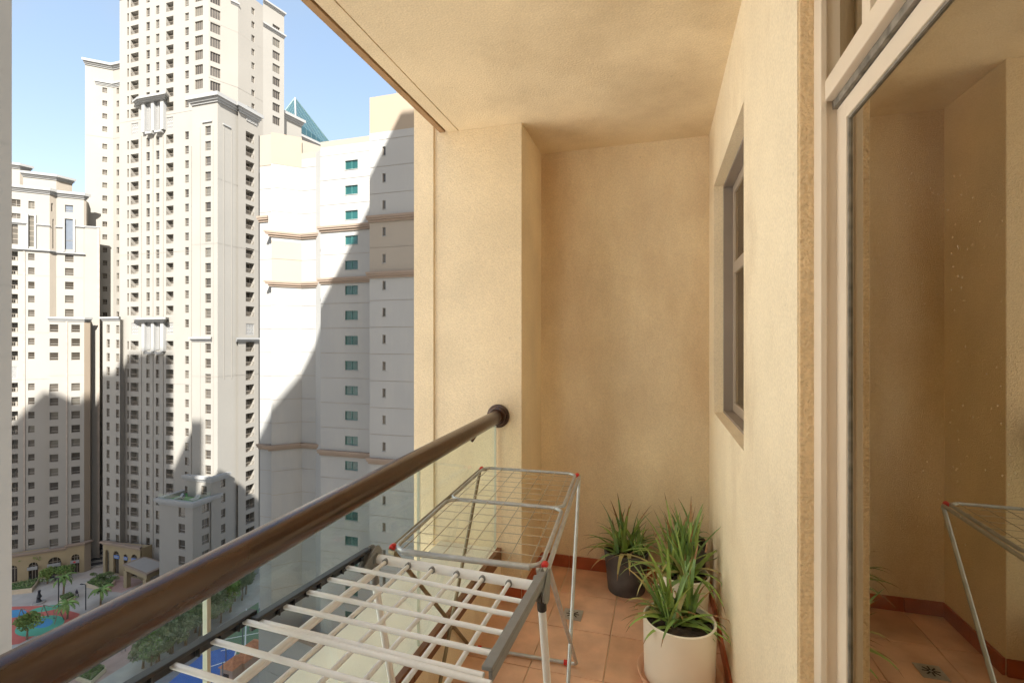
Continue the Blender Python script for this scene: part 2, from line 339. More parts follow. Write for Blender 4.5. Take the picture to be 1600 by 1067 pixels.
# curb / ledge
HK = -1.174
cb = empty('balcony_kerb', (-1.0, 1, HF), 'low beige plaster upstand with brown tile edge under the glass balustrade', 'kerb')
bx('upstand', (XEDGE, -1.8, HF-.25), (-.870, YP, HK), M_ledge, cb, bevel=.004)
bx('inner_face', (-.870, -1.8, HF), (-.862, YP, HK-.077), M_wall, cb)
for k in range(13):
    y1 = YP-.347*k; bx('edge_tile', (-.884, y1-.345, HK-.075), (-.858, y1, HK+.004), M_cap, cb, bevel=.002)
bx('outer_face', (XEDGE-.012, -1.8, HF-.6), (XEDGE, YP, HF-.25), M_edge, cb)
# glass balustrade
gb = empty('glass_balustrade', (XR, 1, HK), 'clear frameless glass panels standing on the kerb below the handrail', 'balustrade')
jy = [2.648, 1.72, .79, -.14, -1.07, -1.79]
for k in range(5): bx('glass_panel', (XR-.005, jy[k+1]+.005, HK-.03), (XR+.005, jy[k]-.005, -.475), M_rackglass, gb)
for k in (1, 2, 3, 4): bx('joint_strip', (XR-.006, jy[k]-(.0042 if k == 2 else .002), HK), (XR+.006, jy[k]+(.0042 if k == 2 else .002), -.475), M_gedge, gb)
bx('joint_strip', (XR-.006, jy[0]-.003, HK), (XR+.006, jy[0]+.003, -.475), M_gedge, gb)
# handrail
hr = empty('handrail', (XR, 1, -.435), 'thick round glossy brown handrail running along the top of the glass', 'handrail')
ZR = -.4223
RX = lambda y: -.876+.047*(YP-y)     # the rail runs slightly askew to the glass
MB().tube([(RX(-1.8+.2*k), -1.8+.2*k, ZR) for k in range(22)]+[(RX(YP-.03), YP-.03, ZR)], .0365, M_rail, 48).build('tube', hr, smooth=True)
prof = [(0, .0), (.066, .0), (.066, .012), (.060, .016), (.052, .016), (.052, .030), (.046, .034), (.040, .034)]
fl_ = MB(); k0 = 40
pts = []
for r, z in prof: pts.append((r, z))
i = fl_.mi(M_rail)
for r, z in pts:
    for a in range(k0): th = 2*math.pi*a/k0; fl_.v.append((-.876+r*math.cos(th), YP-z, ZR+r*math.sin(th)))
for j in range(len(pts)-1):
    for a in range(k0): b = (a+1) % k0; fl_.f.append((j*k0+a, j*k0+b, (j+1)*k0+b, (j+1)*k0+a)); fl_.m.append(i)
fl_.build('wall_flange', hr, smooth=True)
for k in range(4): y_ = YP-.4-.93*k; MB().tube([(XR+.006, y_, -.49), (RX(y_), y_, ZR-.03)], .008, M_rail, 10).build('bracket', hr, smooth=True)

# ================================================================== DRYING RACKS
def rrect(c, ux, uy, w, h, r, n=6):
    P = []
    for (sx, sy, a0) in ((1, 1, 0), (-1, 1, 90), (-1, -1, 180), (1, -1, 270)):
        for k in range(n+1):
            a = R(a0+90*k/n); P.append(c+ux*(sx*(w/2-r)+r*math.cos(a))+uy*(sy*(h/2-r)+r*math.sin(a)))
    return P+[P[0], P[1]]
def rackA():
    root = empty('drying_rack', (-.59, 1.85, HF), 'silver folding clothes airer with thin wire grid and red corner caps, near the pillar', 'drying rack', 'clothes racks on the balcony')
    z = -.636
    nl, nr, frr, fll = Vector((-.795, 1.335, z)), Vector((-.305, 1.352, z)), Vector((-.366, 2.36, z)), Vector((-.864, 2.345, z))
    c = (nl+nr+frr+fll)/4; uy = ((frr+fll)/2-(nl+nr)/2).normalized(); ux = ((nr+frr)/2-(nl+fll)/2).normalized()
    L = ((frr+fll)/2-(nl+nr)/2).length; Wd = .497
    def P(a, b, dz=0): return c+ux*a+uy*b+Vector((0, 0, dz))
    h2 = L/2
    for s in (-1, 1):
        cc = P(0, s*h2/2)
        MB().tube(rrect(cc, ux, uy, Wd-.036, h2-.006, .045), .0068, M_silver, 10, cap=False).build('wing_frame', root, smooth=True)
        wl = MB()
        for k in range(7):
            x = -Wd/2+.05+k*(Wd-.10)/6; wl.tube([P(x, s*h2/2-h2/2+.003, .004), P(x, s*h2/2+h2/2-.003, .004)], .0015, M_wire, 6)
        for k in range(6):
            y = s*h2/2-h2/2+.07+k*(h2-.14)/5; e = Wd/2-.018
            wl.tube([P(-e, y, .001), P(e, y, .001)], .0013, M_wire, 6)
        wl.build('wire_grid', root, smooth=True)
    # outer frame loops: one per leg pair (X shaped legs)
    zf = HF+.014
    def leg(side, ya, yb, mt): 
        xt = side*(Wd/2+.0)
        top = P(xt, ya, -.012); bot = P(xt+side*.004, yb); bot.z = zf
        return top, bot
    for (ya, yb, mt, nm) in ((h2-.02, -.12, M_silver, 'leg'), (-h2+.03, .33, M_bronze, 'leg')):
        tl, bl = leg(-1, ya, yb, mt); tr, br = leg(1, ya, yb, mt)
        bz = Vector((0, 0, 0)); ins = .03
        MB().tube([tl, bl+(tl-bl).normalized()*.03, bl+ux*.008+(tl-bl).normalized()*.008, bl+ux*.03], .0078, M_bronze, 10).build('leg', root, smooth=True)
        MB().tube([tr, br+(tr-br).normalized()*.03, br-ux*.008+(tr-br).normalized()*.008, br-ux*.03], .0078, M_silver, 10).build('leg', root, smooth=True)
        MB().tube([bl+ux*.028, br-ux*.028], .0078, M_silver, 10).build('foot_bar', root, smooth=True)
        for q, s in ((bl+ux*.05, 1), (br-ux*.05, -1)): MB().tube([q-ux*.008, q+ux*.008], .0115, M_red, 12).build('foot_clip', root, smooth=True)
    for s in (-1, 1):
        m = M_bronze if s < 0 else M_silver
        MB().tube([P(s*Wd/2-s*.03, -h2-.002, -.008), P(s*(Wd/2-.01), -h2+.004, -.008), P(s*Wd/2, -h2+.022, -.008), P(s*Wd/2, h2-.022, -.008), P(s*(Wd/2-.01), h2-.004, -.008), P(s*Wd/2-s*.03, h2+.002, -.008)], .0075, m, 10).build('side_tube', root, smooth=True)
        for e in (-1, 1):
            q = P(s*(Wd/2-.009), e*(h2-.022), 0)
            b = MB(); b.tube([q-uy*.012, q-uy*.006, q+uy*.006, q+uy*.012], .011, M_red, 12, radii=[.007, .0100, .0100, .007]); b.build('corner_cap', root, smooth=True)
    MB().tube([P(-Wd/2+.05, -h2, -.002), P(Wd/2-.05, -h2, -.002)], .0085, M_silver, 10).build('end_bar', root, smooth=True)
rackA()
def rackB():
    root = empty('drying_rack', (-.54, .7, HF), 'white tube clothes airer with dark plastic side rails, nearest the camera', 'drying rack', 'clothes racks on the balcony')
    XL, XRr = -.79, -.286; yh = 1.235; zh = -.602
    tilt = .0545
    def zz(y): return zh+.004+(yh-y)*tilt
    def rail(x, y0, y1, dz, mt, name, side):
        r = MB(); d = Vector((0, 1, -tilt)).normalized()
        T = Matrix.Translation((x, y0, zz(y0)+dz)) @ Matrix.Rotation(math.atan(-tilt), 4, 'X'); L = (y1-y0)/d.y
        r.box((-.010, 0, .004), (.010, L, .012), mt, T); r.box((-.010 if side < 0 else .003, 0, -.016), (-.003 if side < 0 else .010, L, .004), mt, T)
        n = int(L/.045)
        for k in range(n): r.box((-.003 if side < 0 else -.004, .02+k*.045, -.014), (.007 if side < 0 else .003, .0235+k*.045, .004), mt, T)
        r.build(name, root, bevel=.0035)
    rail(XL-.002, .812, yh-.01, 0, M_dark, 'side_rail', -1); rail(XRr, .805, yh-.01, 0, M_grey, 'side_rail', 1)
    rail(XL-.022, .14, .832, .006, M_dark, 'side_rail', -1); rail(XRr+.022, .14, .74, .006, M_grey, 'side_rail', 1)
    def X_at(px, py, x):         # y on the rail where the photographed bar starts
        d = ray(px, py); return d[1]/d[0]*x
    lf = [X_at(540, 886, XL), X_at(511, 906, XL), X_at(479, 928, XL), X_at(443, 952, XL), X_at(405, 980, XL)]
    rt = [X_at(824, 931, XRr), X_at(812, 959, XRr), X_at(796, 988, XRr), X_at(778, 1023, XRr), X_at(759, 1062, XRr)]
    for a, b in zip(lf, rt):
        MB().tube([(XL+.004, a, zz(a)-.001), (XRr-.004, b, zz(b)-.001)], .0056, M_white, 12).build('hanging_bar', root, smooth=True)
    for py, px in ((973, 381), (1010, 331), (1058, 268)):
        a = X_at(px, py, XL-.02); MB().tube([(XL-.018, a, zz(a)+.006), (XRr+.018, a-.03, zz(a)+.006)], .0056, M_white, 12).build('hanging_bar', root, smooth=True)
    for a in (.46, .36, .26, .16): MB().tube([(XL-.018, a, zz(a)+.006), (XRr+.018, a-.03, zz(a)+.006)], .0056, M_white, 12).build('hanging_bar', root, smooth=True)
    # fixed centre section under the wings
    zc = -.622
    yc0, yc1 = 1.236, 1.212
    MB().tube([(XL+.022, yc0, zc+.004), (XRr-.02, yc1, zc+.004)], .0125, M_white, 18).build('cross_tube', root, smooth=True)
    for x in (XL+.012, XRr-.012): MB().tube([(x-.012, yc0-.002, zc+.004), (x+.012, yc0-.002, zc+.004)], .0150, M_grey, 18).build('tube_socket', root, smooth=True)
    for k in range(6):
        x = -.735+.0735*k; y = yc0+(yc1-yc0)*(x-XL)/(XRr-XL)
        MB().tube([(x, y-.008, zc+.005), (x, .12, zc+.005)], .0054, M_white, 12).build('long_bar', root, smooth=True)
        MB().tube([(x, y-.016, zc+.005), (x, y-.004, zc+.005)], .0088, M_grey, 14).build('bar_collar', root, smooth=True)
    MB().tube([(XL+.030, yc0-.02, zc-.02), (XL+.030, .12, zc-.02)], .0100, M_white, 14).build('side_tube', root, smooth=True)
    MB().tube([(-.77, .12, zc+.004), (XRr-.02, .12, zc+.004)], .0125, M_white, 14).build('cross_tube', root, smooth=True)
    # hinge plates
    for x, mt in ((XL+.006, M_grey), (XRr+.002, M_grey)):
        h = MB(); prof = [(-.052, -.006), (-.040, -.030), (-.012, -.050), (.012, -.050), (.024, -.020), (.028, .008), (.016, .026), (-.006, .028), (-.030, .012)]
        for sx in (-.012, .006):
            k = len(h.v); n = len(prof); i = h.mi(mt)
            for dx in (0, .006):
                for (a, b) in prof: h.v.append((x+sx+dx, yh+a, zh+b-.012))
            for a in range(n): b = (a+1) % n; h.f.append((k+a, k+b, k+n+b, k+n+a)); h.m.append(i)
            h.f.append(tuple(k+a for a in range(n))); h.m.append(i); h.f.append(tuple(k+n+a for a in reversed(range(n)))); h.m.append(i)
        h.build('hinge_plate', root, bevel=.002)
    # legs
    for x in (XL+.004, XRr-.006):
        top = Vector((x, yh+.004, zh-.05)); bot = Vector((x, 1.45, HF+.012)); d = (bot-top).normalized()
        MB().tube([top, top+d*.045], .0125, M_dark if x > -.5 else M_grey, 16).build('leg_collar', root, smooth=True)
        MB().tube([top+d*.04, bot], .0105, M_white, 16).build('leg', root, smooth=True)
        top = Vector((x, .12, zh-.03)); bot = Vector((x, -.12, HF+.012)); MB().tube([top, bot], .0105, M_white, 16).build('leg', root, smooth=True)
    MB().tube([(XL+.004, 1.45, HF+.012), (XRr-.006, 1.45, HF+.012)], .0105, M_white, 12).build('foot_bar', root, smooth=True)
    MB().tube([(XL+.004, -.12, HF+.012), (XRr-.006, -.12, HF+.012)], .0105, M_white, 12).build('foot_bar', root, smooth=True)
rackB()

# ================================================================== POTTED PLANTS
def blade(base, az, el, L, w, bend, mt, rnd, curl=0):
    """one fleshy tapering leaf: a keeled strip that arches over"""
    n = 9; V = []; p = Vector(base); a = el; h = Vector((math.cos(az), math.sin(az), 0)); side = Vector((-math.sin(az), math.cos(az), 0))
    mb = MB(); i = mb.mi(mt); tip = rnd.choice([0, 0, 1, 1, 2, 3]); j = mb.mi(M_tip) if tip else i
    for k in range(n+1):
        t = k/n; ww = w*(1-t)**.75*(.75+.5*min(1, t*4)*.5)
        d = h*math.cos(a)+Vector((0, 0, 1))*math.sin(a); nrm = -h*math.sin(a)+Vector((0, 0, 1))*math.cos(a)
        if k == n: ww = .0006
        V += [p-side*ww, p-nrm*ww*.55, p+side*ww, p-nrm*ww*.05]
        p = p+d*L/n; a -= bend/n*(.4+1.3*t); side = (side+h*curl*.05).normalized()
    mb.v = [tuple(v) for v in V]
    for k in range(n):
        for c in range(4): d2 = (c+1) % 4; mb.f.append((k*4+c, k*4+d2, (k+1)*4+d2, (k+1)*4+c)); mb.m.append(j if k >= n-tip else i)
    return mb
def clampleaf(mb):                # leaves rest against the walls, never pass through them
    mb.v = [(min(v[0], XW-.006), min(v[1], YB-.006), v[2]) for v in mb.v]
def plant(name, loc, r, h, potm, label, n, Lr, seed, handle=False, saucer=False, taper=.82, upright=.45, lean=(0, 0)):
    rn = random.Random(seed); root = empty(name, loc, label, 'potted plant', 'potted aloes in the balcony corner'); x, y, z = loc
    z0 = .012 if saucer else 0
    p = [(0, z0), (r*taper*.97, z0), (r*taper, z0+.006)]+[(r*(taper+(1-taper)*k/6), z0+.006+(h-z0-.006)*k/6) for k in range(1, 7)]+[(r*1.0, h), (r*.96, h+.004), (r*.93, h), (r*.92, h-.03), (0, h-.03)]
    MB().lathe(loc, p[:-1], potm, 56).build('pot', root, smooth=True)
    MB().lathe(loc, [(r*.925, h-.022), (r*.5, h-.014), (0.001, h-.012)], M_soil, 28).build('soil', root, smooth=True)
    if saucer: MB().lathe(loc, [(0.001, .004), (r*1.02, .004), (r*1.13, .035), (r*1.17, .040), (r*1.16, .030), (r*1.07, 0), (0.001, 0)], M_potT, 56).build('saucer', root, smooth=True)
    if handle:
        MB().tube([Vector(loc)+Vector((r*.99*math.cos(a0), r*.99*math.sin(a0), h-.03+dz)) for a0, dz in ((-.5, -.01), (-.35, .03), (-.1, .045), (.15, .03), (.3, -.01))], .006, M_potT, 8).build('handle', root, smooth=True)
    cl = [(rn.uniform(-.55, .55)*r, rn.uniform(-.55, .55)*r) for _ in range(5)]
    for k in range(n):
        cx, cy = cl[k % 5]; az = rn.uniform(0, 2*math.pi); u = rn.random()
        el = R(rn.uniform(62, 88)) if u < upright else R(rn.uniform(15, 60))
        L = rn.uniform(*Lr)*(1 if u < upright else .9); w = rn.uniform(.010, .019)
        if u > .9: mt = M_leaf[3]
        else: mt = M_leaf[rn.choice([0, 0, 1, 1, 2, 4])]
        bend = rn.uniform(.2, .7) if u < upright else rn.uniform(.8, 2.1)
        b = blade((x+cx+rn.uniform(-.02, .02), y+cy+rn.uniform(-.02, .02), z+h-.022), az, el, L, w, bend, mt, rn, rn.uniform(-1, 1))
        clampleaf(b); b.v = [(v[0], v[1], max(v[2], z+.01)) for v in b.v]
        b.build('leaf', root, smooth=True)
plant('potted_plant', (-.185, 2.955, HF), .128, .232, M_potG, 'spiky aloe in a scuffed dark grey pot standing alone by the back wall', 58, (.18, .36), 11)
plant('potted_plant', (.115, 2.60, HF), .125, .30, M_potW, 'tall spiky aloe in a white pot half hidden behind the front one', 60, (.22, .42), 12, taper=.85, upright=.55)
plant('potted_plant', (.155, 2.94, HF), .10, .335, M_potG, 'aloe in a dark pot with terracotta handle in the far corner by the window wall', 34, (.12, .26), 13, handle=True)
plant('potted_plant', (.082, 2.235, HF), .150, .262, M_potW, 'spiky aloe in the big white cylinder pot on a terracotta saucer, nearest the camera', 74, (.17, .33), 14, saucer=True, taper=.97, upright=.42)

# ================================================================== CITY: facades
WINC = {}
def win_mesh(w, h, style, v):
    key = (round(w, 2), round(h, 2), style, v)
    if key in WINC: return WINC[key]
    m = MB(); fm = M_tealf if style == 'teal' else M_winf; gm = {'teal': M_teal, 'blue': M_blue}.get(style, M_win[v])
    t = .07
    m.quad([(0, 0, 0), (w, 0, 0), (w, 0, h), (0, 0, h)], gm)
    for a, b in (((0, 0), (t, h)), ((w-t, 0), (w, h)), ((t, 0), (w-t, t)), ((t, h-t), (w-t, h))):
        m.box((a[0], -.05, a[1]), (b[0], .0, b[1]), fm)
    if style in ('two', 'teal'):
        m.box((w/2-.04, -.05, t), (w/2+.04, 0, h-t), fm)
    if style == 'four': 
        for q in (.25, .5, .75): m.box((w*q-.035, -.05, t), (w*q+.035, 0, h-t), fm)
    if style in ('two', 'sash', 'blue'): m.box((t, -.055, h*.30-.04), (w-t, -.002, h*.30+.04), MATS['render_sand'] if style != 'blue' else fm)
    if style == 'tall':
        k = 1
        while k*1.2 < h: m.box((t, -.05, k*1.2-.08), (w-t, 0, k*1.2+.08), fm); k += 1
    WINC[key] = m.mesh('window'); return WINC[key]
RAILC = {}
def rail_mesh(w):
    key = round(w, 2)
    if key in RAILC: return RAILC[key]
    m = MB(); m.box((0, -.04, .85), (w, .02, .93), M_winf); m.box((0, -.03, .08), (w, .01, .13), M_winf); n = max(3, int(w/.35))
    for k in range(n+1): x = w*k/n*.96+.02; m.box((x-.02, -.03, .13), (x+.02, .0, .85), M_winf)
    RAILC[key] = m.mesh('balcony_railing'); return RAILC[key]
def put(me, name, parent, T):
    o = bpy.data.objects.new(name, me); COL.objects.link(o); o.parent = parent
    o.matrix_local = Matrix.Translation(-WL[parent.name]) @ T; WL[o.name] = T.translation.copy(); return o
rw = random.Random(5)
def facade(root, P0, P1, z0, z1, cols=(), joints=(), wallm=None, name='wall', bands=None, depth_w=.28, label=None, single=None):
    """one flat elevation from P0 to P1 (left to right seen from the balcony) with real openings.
    cols: (px0, px1, h, kind, [z centres], style)"""
    P0, P1 = Vector(P0), Vector(P1); U = (P1-P0); L = U.length; U = U/L
    N = Vector((U[1], -U[0]))                       # right-hand side: outwards for left-to-right walls
    holes = []
    for c in cols:
        px0, px1, h, kind, zs, style = c
        s0 = (on_line(P0, U, px0)-P0).dot(U); s1 = (on_line(P0, U, px1)-P0).dot(U)
        if s0 > s1: s0, s1 = s1, s0
        s0 = max(s0, .05); s1 = min(s1, L-.05)
        if s1-s0 < .08: continue
        s1 = s0+round(s1-s0, 2)
        if s1 > L-.04: s1 -= .02
        for z in zs:
            a, b = z-h/2, z+h/2
            if a < z0+.05 or b > z1-.05: continue
            holes.append((s0, s1, a, b, kind, style))
    for z in joints:
        if z0+.1 < z < z1-.1: holes.append((0, L, z-.03, z+.03, 'joint', None))
    sc = sorted(set([0, L]+[round(h[0], 4) for h in holes]+[round(h[1], 4) for h in holes]))
    zc = sorted(set([z0, z1]+[round(h[2], 4) for h in holes]+[round(h[3], 4) for h in holes]+[round(b[0], 4) for b in (bands or []) if z0 < b[0] < z1]+[round(b[1], 4) for b in (bands or []) if z0 < b[1] < z1]))
    si = {v: k for k, v in enumerate(sc)}; zi = {v: k for k, v in enumerate(zc)}
    cov = set(); real = []
    for h in sorted(holes, key=lambda q: q[4] == 'joint'):
        cells = {(i, j) for i in range(si[round(h[0], 4)], si[round(h[1], 4)]) for j in range(zi[round(h[2], 4)], zi[round(h[3], 4)])}
        if h[4] == 'joint': 
            cov |= cells; real.append(h)
        else:
            if cells & cov: continue
            cov |= cells; real.append(h)
    m = MB()
    def W3(s, z, d=0): p = P0+U*s-N*d; return (p[0], p[1], z)
    for j in range(len(zc)-1):
        zm = (zc[j]+zc[j+1])/2; mm = wallm
        for b in (bands or []):
            if b[0] <= zm <= b[1]: mm = b[2]
        i = 0
        while i < len(sc)-1:
            if (i, j) in cov: i += 1; continue
            k = i
            while k+1 < len(sc)-1 and (k+1, j) not in cov: k += 1
            m.quad([W3(sc[i], zc[j]), W3(sc[k+1], zc[j]), W3(sc[k+1], zc[j+1]), W3(sc[i], zc[j+1])], mm); i = k+1
    ang = math.atan2(U[1], U[0])
    for (s0, s1, a, b, kind, style) in real:
        if kind == 'joint':
            m.quad([W3(s0, a, .04), W3(s1, a, .04), W3(s1, b, .04), W3(s0, b, .04)], M_groove); continue
        d = {'win': depth_w, 'balc': 1.3, 'niche': .2}[kind]
        m.quad([W3(s0, a), W3(s0, b), W3(s0, b, d), W3(s0, a, d)], wallm); m.quad([W3(s1, a), W3(s1, b), W3(s1, b, d), W3(s1, a, d)], wallm)
        m.quad([W3(s0, a), W3(s1, a), W3(s1, a, d), W3(s0, a, d)], wallm); m.quad([W3(s0, b), W3(s1, b), W3(s1, b, d), W3(s0, b, d)], wallm)
        T = lambda s, z, dd: Matrix.Translation(W3(s, z, dd)) @ Matrix.Rotation(ang, 4, 'Z')
        if kind == 'win' and wallm is M_whitef: m.box((s0-.06, -.06, a-.07), (s1+.06, -.002, a-.001), M_trim, Matrix.Translation((P0[0], P0[1], 0)) @ Matrix.Rotation(ang, 4, 'Z'))
        if kind == 'win': put(win_mesh(s1-s0, b-a, style, rw.choice([0, 0, 1, 1, 2])), 'window', root, T(s0, a, d-.02))
        elif kind == 'balc':
            m.quad([W3(s0, a, d), W3(s1, a, d), W3(s1, b, d), W3(s0, b, d)], wallm)
            w = s1-s0; put(win_mesh(round(w*.42, 2), b-a-.12, 'sash', rw.choice([0, 0, 1])), 'balcony_door', root, T(s0+w*.5, a+.02, d-.03))
            put(rail_mesh(w-.04), 'balcony_railing', root, T(s0+.02, a, .10))
        else:
            m.quad([W3(s0, a, d), W3(s1, a, d), W3(s1, b, d), W3(s0, b, d)], wallm)
            put(lattice_mesh(s1-s0, b-a), 'lattice_panel', root, T(s0, a, .10))
    o = m.build(name, root)
    if label: o['label'] = label
    return o
LATC = {}
def lattice_mesh(w, h):
    key = (round(w, 2), round(h, 2))
    if key in LATC: return LATC[key]
    m = MB(); t = .10
    for a, b in (((0, 0), (t, h)), ((w-t, 0), (w, h)), ((t, 0), (w-t, t)), ((t, h-t), (w-t, h))): m.box((a[0], -.02, a[1]), (b[0], .06, b[1]), M_trim)
    m.quad([(0, .06, 0), (w, .06, 0), (w, .06, h), (0, .06, h)], M_panelgrey)
    nx = 3 if w > 1 else 2; ny = max(3, int(h/w*nx))
    for i in range(nx):
        for j in range(ny):
            cx, cz, r = t+(w-2*t)*(i+.5)/nx, t+(h-2*t)*(j+.5)/ny, min((w-2*t)/nx, (h-2*t)/ny)*.5
            for a in (45, -45):
                T = Matrix.Translation((cx, 0, cz)) @ Matrix.Rotation(R(a), 4, 'Y'); m.box((-r*1.2, 0, -.07), (r*1.2, .04, .07), M_trim, T)
    for i in range(1, nx): x = t+(w-2*t)*i/nx; m.box((x-.05, .0, t), (x+.05, .05, h-t), M_trim)
    LATC[key] = m.mesh('lattice_panel'); return LATC[key]
def cornice(root, pts, z, h=1.0, out=.6, m=None, name='cornice', steps=((1.0, .45), (.55, .3), (.25, .25))):
    """stepped moulding following plan points (left to right), outward = towards the viewer"""
    pts = [Vector(p) for p in pts]; mb = MB(); zt = z
    n = len(pts); Ns = []
    for k in range(n-1): U = (pts[k+1]-pts[k]).normalized(); Ns.append(Vector((U[1], -U[0])))
    def off(k, d):
        if k == 0: U = (pts[1]-pts[0]).normalized(); return pts[0]+Ns[0]*d-U*d*.6
        if k == n-1: U = (pts[-1]-pts[-2]).normalized(); return pts[-1]+Ns[-1]*d+U*d*.6
        a, b = Ns[k-1], Ns[k]; bis = (a+b); 
        if bis.length < .2: return pts[k]+a*d
        bis.normalize(); return pts[k]+bis*d/max(.35, bis.dot(a))
    for (fo, fh) in steps:
        o = [off(k, out*fo) for k in range(n)]; i_ = [off(k, -.3) for k in range(n)]
        mb.prism(o+i_[::-1], zt-h*fh, zt, m or M_trim); zt -= h*fh
    return mb.build(name, root)
def rows(z, n, p=3.2): return [z-p*k for k in range(n)]
def vstrip(root, P0, P1, px, z0, z1, w=.25, pr=.12, m=None, name='groove_strip'):  # by default a dark strip added in place of a vertical groove
    U = (Vector(P1)-Vector(P0)).normalized(); N = Vector((U[1], -U[0])); p = on_line(Vector(P0), U, px)
    T = Matrix.Translation((p[0], p[1], 0)) @ Matrix.Rotation(math.atan2(U[1], U[0]), 4, 'Z')
    return MB().box((-w/2, -pr, z0), (w/2, .02, z1), m or M_groove, T).build(name, root)
zpx = lambda py, t: (533-py)/FPX*t
YN = az_dir(-73.37)               # unit +(-x) style direction; only used through at_y
# ---------------------------------------------------------------- M: main tower
YM = 84.0
mr_ = empty('apartment_tower', (-110, 95, GZ), 'tallest cream apartment tower, with columns of recessed balconies and tan windows', 'tower')
up = [52.65+3.2*k for k in range(0, 9)]; low1 = rows(45.4, 13); low2 = rows(-.9, 15)
full = up+low1+low2
A, B = at_y(187, YM), at_y(326, YM)
mcols = [(204, 216.5, 2.05, 'balc', full, None), (259.5, 271, 2.05, 'balc', full, None),
         (198.6, 201.4, 1.9, 'win', full, 'one'), (289, 295, 1.75, 'win', up+rows(45.6, 14)+low2, 'sash')]
dec = lambda zs: [z for z in zs if not (44.5+.2 < z < 54.6) and not (-2.4 < z < 7.5)]
wz = up[1:]+low1+low2[1:]
mcols += [(228.5, 234, 1.95, 'win', dec(wz)+[45.4, 7.0-.1], 'sash'), (243.5, 249, 1.95, 'win', dec(wz)+[45.4, 7.0-.1], 'sash')]
mcols += [(304.5, 317, 2.1, 'win', [52.65+3.2*k+.6 for k in range(0, 9)], 'four')]
mcols += [(205, 216, 2.6, 'niche', [49.0, 2.95], None), (260, 270.5, 2.6, 'niche', [49.0, 2.95], None)]
facade(mr_, A, B, GZ, 80.5, mcols, [50.9, -9.5, 20], M_cream)
C1 = on_line(B, az_dir(42), 372); C2 = on_line(C1, az_dir(20), 411); C3 = on_line(C2, az_dir(28), 444)
facade(mr_, B, C1, 40, 80.5, [(328.7, 344.5, 2.1, 'win', [zpx(20, 108)-3.2*k for k in range(-2, 8)], 'four')], [70, 57.5], M_cream2)
facade(mr_, C1, C2, 40, 80.5, [(393, 398, 1.5, 'win', [zpx(7, 118)-3.2*k for k in range(-1, 9)], 'two')], [70, 57.5], M_cream2)
facade(mr_, C2, C3, 40, 82.0, [(426, 437.5, 2.0, 'win', [zpx(64, 126)-3.2*k for k in range(0, 8)], 'four'), (429.5, 436, 4.6, 'win', [zpx(37, 125)], 'tall'), (414.5, 418.5, 6.5, 'win', [zpx(14, 120)], 'tall')], [], M_cream)
cornice(mr_, [C2, C3], 76.6, .9, .5); cornice(mr_, [C2, C3], 82.2, .9, .5); cornice(mr_, [A, B, C1], 81.0, 1.4, .8)
cornice(mr_, [C1+(B-C1)*.25, C1], 76.6, .7, .4)
mb = MB(); far = Vector((-20, 26)); mb.body([C3, C3+C3.normalized()*10, A+A.normalized()*16, A], GZ, 80.4, M_cream2); mb.build('rear_wall', mr_)
vstrip(mr_, A, B, 299, GZ, 43, .3, .12, M_cream2, 'pilaster'); 
for px in (221, 239, 255): vstrip(mr_, A, B, px, GZ, 47, .22, .10, M_cream2, 'pilaster')
def decor(zt):                   # projecting ornament bay with hood, three piers and lattice
    a, b = at_y(220, YM-.9), at_y(256, YM-.9)
    cornice(mr_, [at_y(214, YM-.1), a, b, at_y(258.5, YM-.1)], zt, 1.0, .8, name='hood_moulding')
    for (p0, p1) in ((221, 225.5), (235.5, 240), (250, 255)):
        q0, q1 = at_y(p0, YM-.7), at_y(p1, YM-.7); MB().box((q0[0], YM-.7, zt-7.6), (q1[0], YM+.05, zt-1), M_trim).build('ornament_pier', mr_)
    for (p0, p1) in ((226.5, 234.5), (241, 249)):
        q0, q1 = at_y(p0, YM-.1), at_y(p1, YM-.1); put(lattice_mesh(round(q1[0]-q0[0], 2), 6.0), 'lattice_panel', mr_, Matrix.Translation((q0[0], YM-.15, zt-7.2)))
        q0, q1 = at_y(p0-1, YM-1), at_y(p1+1, YM-1); MB().box((q0[0], YM-.9, zt-8.2), (q1[0], YM, zt-7.7), M_trim).build('bracket', mr_)
decor(zpx(154, 112)); decor(zpx(496, 112))
# lower left annex of M and its arcade
YA = 82.6
A1, A2 = at_y(160.5, YA), at_y(187.5, YA)
ann = [(166.5, 171.5, 1.9, 'win', [zpx(513, 112)]+rows(zpx(536, 112), 15), 'sash'), (181, 186.5, 1.9, 'win', [zpx(514, 112)]+rows(zpx(537, 112), 15), 'two')]
facade(mr_, A1, A2, GZ, zpx(497, 112), ann, [-9.5], M_cream, name='annex_wall')
facade(mr_, A2, at_y(188.5, YM), GZ, zpx(497, 112), (), (), M_cream2, name='annex_side')
cornice(mr_, [A1, A2], zpx(496, 112)+.3, .9, .5)
MB().body([A1, A2, A2+Vector((0, 4)), A1+Vector((0, 6))], GZ, zpx(498, 112), M_cream2, push=0.8).build('annex_body', mr_)
